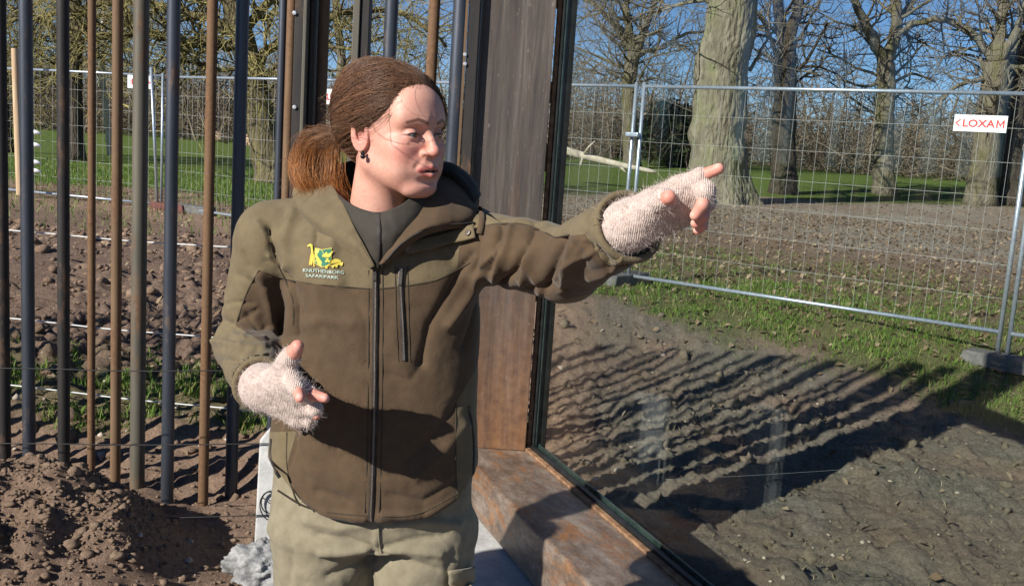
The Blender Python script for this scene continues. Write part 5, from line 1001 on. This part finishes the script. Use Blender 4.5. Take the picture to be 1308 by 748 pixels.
def sheet(name, rows_, mat, parent, nu=16, nv=40, thick=.004, wr=.0012, seed=0):
    A, Fc = loft([P3(r) for r in rows_], nu, nv); A = A + (wr * fbm(A * 38 + seed, 3))[:, None] * np.array([.3, -1, .3]); o = obj(name, A, Fc, mat, parent, smooth=True); m = o.modifiers.new('s', 'SOLIDIFY'); m.thickness = thick; m.offset = 0; m2 = o.modifiers.new('b', 'SUBSURF'); m2.levels = m2.render_levels = 1; return o
# high collar of the inner jacket, all round the neck
back = [(556, 218, 2.0), (540, 206, 2.05), (488, 200, 2.075), (438, 208, 2.05)]
sheet('inner_collar', [[(420, 228, 1.99), (428, 244, 1.91), (450, 261, 1.86), (480, 271, 1.835), (505, 265, 1.835), (530, 248, 1.86), (551, 231, 1.93)] + back + [(420, 228, 1.99)],
                       [(414, 240, 1.98), (426, 262, 1.9), (450, 283, 1.845), (481, 296, 1.815), (509, 286, 1.82), (537, 266, 1.855), (560, 244, 1.93)] + [(a, b_ + 15, c) for a, b_, c in back] + [(414, 240, 1.98)],
                       [(412, 256, 1.98), (428, 280, 1.9), (455, 306, 1.84), (481, 322, 1.812), (508, 306, 1.818), (540, 286, 1.86), (564, 262, 1.93)] + [(a, b_ + 32, c) for a, b_, c in back] + [(412, 256, 1.98)],
                       [(414, 275, 1.97), (436, 300, 1.9), (462, 328, 1.84), (481, 346, 1.818), (503, 328, 1.825), (540, 306, 1.87), (564, 284, 1.93)] + [(a, b_ + 50, c) for a, b_, c in back] + [(414, 275, 1.97)]], M['inner'], jacket, 20, 80, .008, .003, 3)
sheet('inner_zip', [[(480, 272, 1.829), (481, 297, 1.808), (481, 322, 1.805), (481, 344, 1.811)], [(486, 271, 1.829), (487, 296, 1.808), (486, 321, 1.805), (484, 343, 1.811)]], M['zip'], jacket, 4, 16, .004, 0)
sheet('collar_lapel', [[(414, 226, 1.985), (427, 240, 1.915), (441, 264, 1.865), (454, 292, 1.83), (468, 318, 1.812), (479, 341, 1.806)],
                       [(396, 227, 1.985), (400, 244, 1.915), (418, 268, 1.865), (440, 292, 1.83), (462, 319, 1.81), (477, 341, 1.805)],
                       [(386, 232, 1.985), (375, 246, 1.93), (392, 273, 1.875), (428, 298, 1.835), (458, 322, 1.815), (475.5, 342, 1.81)],
                       [(390, 242, 1.99), (383, 262, 1.94), (396, 287, 1.89), (424, 306, 1.845), (455, 328, 1.822), (474, 344, 1.815)]], M['jacket_olive'], jacket, 18, 40, .005, .0022, 5)
sheet('collar_lapel', [[(556, 220, 1.99), (549, 244, 1.9), (532, 272, 1.85), (508, 302, 1.82), (484, 338, 1.806)],
                       [(580, 226, 1.985), (574, 252, 1.895), (552, 280, 1.838), (519, 304, 1.81), (487, 338, 1.804)],
                       [(602, 240, 1.975), (598, 272, 1.89), (566, 285, 1.842), (530, 299, 1.815), (490, 336, 1.806)],
                       [(612, 256, 1.965), (606, 287, 1.895), (570, 293, 1.855), (534, 305, 1.83), (494, 338, 1.816)]], M['jacket_brown'], jacket, 18, 40, .005, .0018, 7)
def lift_tube(name, pl, r, mat, parent, k=8): b = MB(); b.tube(catmull(P3(pl), 30), r, k); return b.build(name, mat, parent, smooth=True)
lift_tube('collar_zip', [(606, 284.5, 1.878), (585, 286, 1.858), (560, 288, 1.84), (535, 297, 1.815), (512, 312, 1.806), (492, 334, 1.8)], .0022, M['zip'], jacket)
sheet('hood', [[(552, 212, 2.03), (578, 214, 2.03), (600, 228, 2.02), (612, 250, 2.0)], [(556, 208, 2.0), (580, 214, 1.985), (600, 231, 1.975), (611, 254, 1.95)], [(558, 217, 1.97), (578, 225, 1.955), (595, 241, 1.94), (604, 262, 1.925)]], M['hood'], jacket, 12, 24, .012, .003, 9)
for w_, e_, r_ in ((RW, RW - RE, .0465), (LW, LW - LE, .0555)):                              # hemmed cuffs
    e_ = e_ / np.linalg.norm(e_); a_ = np.cross(e_, [0, 0, 1.0]); a_ /= np.linalg.norm(a_); b2_ = np.cross(e_, a_); c_ = w_ - e_ * .01; an = np.linspace(0, 2 * math.pi, 41); b = MB(); b.tube(np.array([c_ + (a_ * math.cos(t) + b2_ * math.sin(t)) * (r_ + .001 * math.sin(3 * t)) + e_ * .003 * math.sin(2 * t) for t in an]), .0062, 8, False); b.build('cuff', M['jacket_olive'], jacket, smooth=True)
fl = patch('pocket_flap', [(503, 316), (607, 291), (610, 306), (520, 326)], 26, 8, .011, M['jacket_olive'], jacket, .004)
for sp_ in ((520, 317.5), (603, 301)):
    p, n = surf(*sp_, .0135); b = MB(); b.tube([p, p + n * .0025, p + n * .003], [.006, .006, .004], 14); b.tube([p + n * .003, p + n * .0045], [.0025, .002], 10); b.build('snap', M['zip_metal'], fl, smooth=True)
ribbon('shoulder_tape', [(612, 262), (616, 280), (612, 300)], .012, .004, M['jacket_brown'], jacket, 14)

M['seam'] = simple('dark_stitched_seam', (.035, .027, .018), (.06, .047, .03), 400, .9)
for sm in (c2([(203, 360), (300, 392), (420, 412), (610, 428)]), c2([(640, 428), (700, 423)]), c2([(745, 418), (860, 395), (980, 332)]), c2([(238, 205), (252, 290), (296, 388), (328, 470), (330, 560)]), [(471, 345), (471, 420), (470, 500), (469, 580), (466, 655)], [(489, 345), (489, 420), (488, 500), (487, 580), (484, 655)], c2([(118, 560), (160, 440), (203, 360)]), c4([(60, 338), (110, 330), (190, 328), (260, 345), (340, 385)]), c4([(340, 385), (460, 372), (520, 470), (580, 500), (650, 487)]), c3([(243, 300), (243, 400), (262, 480), (280, 515)]), c3([(735, 215), (735, 320), (735, 420), (738, 470)]), [(505, 340), (506, 400), (509, 462)], [(521, 340), (522, 400), (524, 462)], c3([(215, 470), (300, 520), (400, 538), (490, 545)]), c3([(510, 545), (620, 540), (740, 480)])): ribbon('seam', sm, .0026, .0006, M['seam'], jacket, 26, .0004)
# printed emblem on the chest: giraffe, shield with crown, rhino and two lines of lettering
c8 = lambda a, b_: (380 + a / 10.69, 300 + b_ / 10.69)
def flat(name, poly, mat, off):
    P = [surf(*c8(*q), off)[0] for q in poly]; return obj(name, P, [tuple(range(len(P)))], mat, EMB)
M['print_yellow'] = simple('yellow_print', (.58, .47, .06), (.64, .54, .1), 60, .7, 0, .3, 0); M['print_green'] = simple('green_print', (.02, .13, .08), (.035, .17, .11), 60, .7, 0, .3, 0); M['print_white'] = simple('pale_green_print', (.3, .42, .36), (.5, .58, .5), 60, .7, 0, .3, 0); M['print_gold'] = simple('gold_print', (.6, .42, .05), (.68, .5, .08), 60, .7, 0, .3, 0)
sh = [(238, 180), (345, 198), (472, 175), (470, 300), (462, 385), (400, 425), (345, 445), (285, 420), (232, 390), (235, 280)]
Pb = [surf(*c8(*q), .0022)[0] for q in sh]; EMB = obj('emblem', Pb, [tuple(range(len(Pb)))], M['print_yellow'], jacket)
cx_, cy_ = 352, 305
flat('shield_field', [(cx_ + (a - cx_) * .93, cy_ + (b_ - cy_) * .93) for a, b_ in sh], M['print_green'], .0027)
flat('crown', [(222, 218), (270, 262), (292, 232), (312, 262), (350, 212), (385, 262), (412, 228), (428, 262), (488, 214), (452, 300), (400, 322), (350, 326), (300, 322), (258, 300)], M['print_yellow'], .0032)
for a, b_ in ((272, 350), (347, 388), (424, 350)): flat('clover', [(a + r_ * math.cos(t), b_ + r_ * math.sin(t)) for t, r_ in [(k * math.pi / 6, 30 if k % 4 != 3 else 12) for k in range(12)]], M['print_yellow'], .0032)
flat('giraffe_neck', [(138, 148), (182, 118), (208, 140), (215, 235), (192, 240), (188, 175), (178, 158), (142, 160)], M['print_yellow'], .0024)
flat('giraffe_body', [(192, 238), (215, 232), (232, 290), (232, 400), (246, 432), (226, 432), (212, 350), (206, 412), (190, 412), (190, 345), (184, 412), (164, 410), (178, 300)], M['print_gold'], .0024)
flat('rhino', [(470, 345), (510, 325), (555, 330), (590, 345), (600, 370), (625, 375), (618, 418), (590, 425), (560, 405), (545, 420), (545, 445), (520, 445), (515, 425), (498, 428), (500, 448), (474, 446), (468, 425), (430, 432), (415, 458), (385, 452), (390, 428), (462, 390)], M['print_yellow'], .0024)
def lettering(body, x0, x1, yc, h, mat):
    V, Fc = text_mesh(body, 1.0, .01); w = V[:, 0].max() - V[:, 0].min(); hh = V[:, 1].max() - V[:, 1].min(); V[:, 0] = (V[:, 0] - V[:, 0].min()) / w; V[:, 1] = (V[:, 1] - V[:, 1].min()) / hh
    obj('lettering', [surf(*c8(x0 + (x1 - x0) * a, yc[0] + (yc[1] - yc[0]) * a + h / 2 - h * b_), .0024)[0] for a, b_ in V[:, :2]], Fc, mat, EMB)
lettering('KNUTHENBORG', 85, 632, (478, 512), 46, M['print_white']); lettering('SAFARIPARK', 122, 565, (548, 578), 42, M['print_white'])

# --- fingerless mohair gloves with their fuzz
for hd, fr, tone in ((RH, {0: .62, 1: .5, 2: .8, 3: .85, 9: .78}, 0), (LH, {0: .55, 1: .52, 2: .5, 3: .5, 9: .72}, 1)):
    lo, hi = bbox(hd, .055); w = px(*hd['w']); fw = (RW - RE if hd is RH else LW - LE); fw = fw / np.linalg.norm(fw)
    gs = lambda p: smin(hand_sdf(p, hd, .0042, cutlen(fr)), seg(p, w - fw * .045, w + fw * .01, .034, .033), .02)
    V, Q = surfnet(gs, lo, hi, .0024); V = relax(V, Q, 1, .4); N = vnormals(V, Q); V = V + N * (.0012 * fbm(V * 70, 3))[:, None]; go = obj('glove', V, Q, M['glove'], person, smooth=True)
    grs = np.random.default_rng(8 + tone); k = grs.integers(0, len(V), 4400); p = V[k]; n = N[k] + grs.normal(size=(len(k), 3)) * .55; n /= np.linalg.norm(n, axis=1)[:, None]; L_ = grs.gamma(2.0, .0022, len(k)).clip(.0015, .014); cv = grs.normal(size=(len(k), 3)) * .45
    t = np.linspace(0, 1, 4)[None, :, None]; P = p[:, None] + n[:, None] * L_[:, None, None] * t + cv[:, None] * L_[:, None, None] * t * t; Vf, Ff, _, _ = strands(P, .00022, .0001, 3); tag(obj('fuzz', Vf, Ff, M['fuzz'], go), kind='stuff')

# --- trousers and boots
trow = [(600, 352, 604, .118), (640, 347, 602, .126), (672, 344, 600, .13), (692, 344, 600, .124)]
tz, tcx, trx, try_ = [], [], [], []
for yp, xl, xr, ry in trow:
    a, b_ = px(xl, yp, 1.96), px(xr, yp, 1.96); tz.append((a[2] + b_[2]) / 2); tcx.append((a[0] + b_[0]) / 2); trx.append((b_[0] - a[0]) / 2); try_.append(ry)
tz, tcx, trx, try_ = [np.array(v)[::-1] for v in (tz, tcx, trx, try_)]
def trouser_sdf(p):
    x, y, z = p; cx = np.interp(z, tz, tcx); rx = np.interp(z, tz, trx); ry = np.interp(z, tz, try_); d = ((np.abs((x - cx) / rx) ** 2.3 + np.abs((y - 1.96) / ry) ** 2.3) ** (1 / 2.3) - 1) * np.minimum(rx, ry); d = np.maximum(np.maximum(d, z - tz[-1] - .03), tz[0] + .02 - z)
    for h_, k, a in ((HIPL, KL, AL), (HIPR, KR, AR)): l_ = smin(seg(p, h_ + np.array([0, 0, .02]), k, .113, .09), seg(p, k, a + np.array([0, 0, .05]), .08, .068), .03); d = smin(d, l_, .012)
    return d
V, Q = surfnet(trouser_sdf, (-.56, 1.76, .08), (.02, 2.15, 1.0), .0055); V = relax(V, Q, 2, .5); N = vnormals(V, Q); PV = proj(V); front = np.clip(-N[:, 1] * 1.5 + .3, 0, 1); dsp = np.zeros(len(V))
for l, a, w in [(c3([(500, 640), (420, 610), (330, 600)]), -5, 5), (c3([(495, 660), (430, 690), (360, 720)]), -5, 5), (c3([(520, 640), (600, 615), (700, 600)]), -5, 5), (c3([(520, 660), (600, 680), (680, 700)]), -5, 5), (c3([(505, 540), (505, 600), (500, 640)]), 3, 4), (c3([(495, 640), (470, 690), (440, 760)]), -4, 5), (c3([(300, 560), (380, 580), (470, 570)]), 3, 6), (c3([(560, 570), (650, 560), (740, 570)]), 3, 6), (c3([(240, 560), (260, 640), (250, 740)]), -3, 6), (c3([(730, 640), (710, 700), (720, 760)]), -3, 5), (c3([(340, 650), (420, 650), (480, 645)]), 4, 5), (c3([(540, 650), (620, 650), (690, 655)]), 4, 5)]: fold(l, a, w)
dsp += .004 * fbm(V * np.array([10, 10, 14]), 3) + .0015 * fbm(V * 34, 2); V = V + N * dsp[:, None]; tr = obj('trousers', V, Q, M['trousers'], person, smooth=True)
JB = BVHTree.FromPolygons([tuple(v) for v in V], [tuple(int(i) for i in q) for q in Q]); ribbon('fly_seam', [(483, 672), (484, 690), (487, 705)], .004, .001, M['trousers'], tr, 12); patch('cargo_pocket', [(572, 728), (600, 724), (602, 790), (574, 795)], 8, 14, .006, M['trousers'], tr, .006); patch('cargo_flap', [(571, 726), (600, 722), (600, 738), (572, 742)], 8, 6, .011, M['trousers'], tr, .004)
for a in (AL, AR):
    def boot(p): d = smin(seg(p, a + np.array([0, .02, -.045]), a + np.array([0, -.15, -.05]), .045, .042), seg(p, a + np.array([0, .02, .0]), a + np.array([0, .02, .12]), .05, .058), .03); return smax(d, -p[2] + .004, .008)
    V, Q = surfnet(boot, a - np.array([.12, .25, .12]), a + np.array([.12, .15, .22]), .008); obj('boot', V, Q, M['boot'], person, smooth=True)

# ================================================================ a bystander left of the frame, whose shadow lies across the sill
BP = np.array([-1.55, 1.8, 0.0]); bs = lambda *q: BP + np.array(q)
def by_head(p):
    d = ell(p, bs(0, 0, 1.72), (.076, .098, .115)); d = smin(d, seg(p, bs(0, -.085, 1.72), bs(0, -.108, 1.69), .008, .012), .012); d = smin(d, seg(p, bs(0, .01, 1.62), bs(0, .02, 1.45), .055, .06), .03); d = smin(d, ell(p, bs(0, -.06, 1.63), (.035, .035, .03)), .03)
    d = smin(d, seg(p, bs(0, .02, 1.45), bs(0, 0, .9), .11, .12), .05)
    for s_ in (-1, 1):
        d = smin(d, seg(p, bs(s_ * .19, .02, 1.45), bs(s_ * .26, .04, 1.15), .045, .04), .03); d = smin(d, seg(p, bs(s_ * .26, .04, 1.15), bs(s_ * .25, -.05, .92), .038, .03), .02); d = smin(d, seg(p, bs(s_ * .25, -.05, .92), bs(s_ * .245, -.08, .8), .03, .02), .02)
        d = smin(d, seg(p, bs(s_ * .1, 0, .9), bs(s_ * .11, 0, .5), .08, .055), .05); d = smin(d, seg(p, bs(s_ * .11, 0, .5), bs(s_ * .11, .02, .08), .05, .03), .03); d = smin(d, ell(p, bs(s_ * .077, .01, 1.71), (.012, .018, .03)), .01)
    return d
V, Q = surfnet(by_head, BP + np.array([-.36, -.2, .03]), BP + np.array([.36, .2, 1.88]), .011); by = obj('person', V, Q, M['skin'], origin=BP, smooth=True); attr(by, 'col', np.tile(np.array([.55, .32, .25]), (len(V), 1))); tag(by, 'man in a dark coat standing off beside the soil heap, watching', 'person')
def by_coat(p):
    d = seg(p, bs(0, .01, 1.42), bs(0, 0, .9), .15, .165); d = smin(d, seg(p, bs(-.17, .02, 1.47), bs(.17, .02, 1.47), .07, .07), .06)
    for s_ in (-1, 1): d = smin(d, smin(seg(p, bs(s_ * .19, .02, 1.45), bs(s_ * .26, .04, 1.15), .075, .062), seg(p, bs(s_ * .26, .04, 1.15), bs(s_ * .25, -.05, .93), .062, .05), .02), .03)
    return smax(d, .76 - p[2], .01) + .004 * np.sin(p[2] * 60 + p[0] * 25)
V, Q = surfnet(by_coat, BP + np.array([-.38, -.22, .7]), BP + np.array([.38, .24, 1.6]), .011); obj('coat', V, Q, M['inner'], by, smooth=True)
def by_legs(p):
    d = None
    for s_ in (-1, 1): e = smin(seg(p, bs(s_ * .1, 0, .88), bs(s_ * .11, 0, .5), .11, .085), seg(p, bs(s_ * .11, 0, .5), bs(s_ * .11, .02, .1), .083, .07), .03); d = e if d is None else smin(d, e, .03)
    return d
V, Q = surfnet(by_legs, BP + np.array([-.3, -.16, .01]), BP + np.array([.3, .18, 1.0]), .012); obj('trousers', V, Q, M['boot'], by, smooth=True)
V, Q = surfnet(lambda p: smax(ell(p, bs(0, .012, 1.745), (.086, .108, .112)), 1.735 - p[2] - .55 * np.maximum(p[1] - BP[1], -.03), .01), BP + np.array([-.12, -.14, 1.6]), BP + np.array([.12, .16, 1.9]), .008); ho = obj('hair', V, Q, M['hair'], by, smooth=True); attr(ho, 'col', np.tile(np.array([.05, .035, .025]), (len(V), 1)))
for s_ in (-1, 1):
    V, Q = surfnet(lambda p: smax(smin(seg(p, bs(s_ * .11, .03, .05), bs(s_ * .12, -.16, .045), .048, .044), seg(p, bs(s_ * .11, .03, .05), bs(s_ * .11, .03, .16), .05, .06), .03), .003 - p[2], .006), BP + np.array([-.22, -.25, -.01]), BP + np.array([.22, .13, .25]), .01); obj('shoe', V, Q, M['boot'], by, smooth=True)
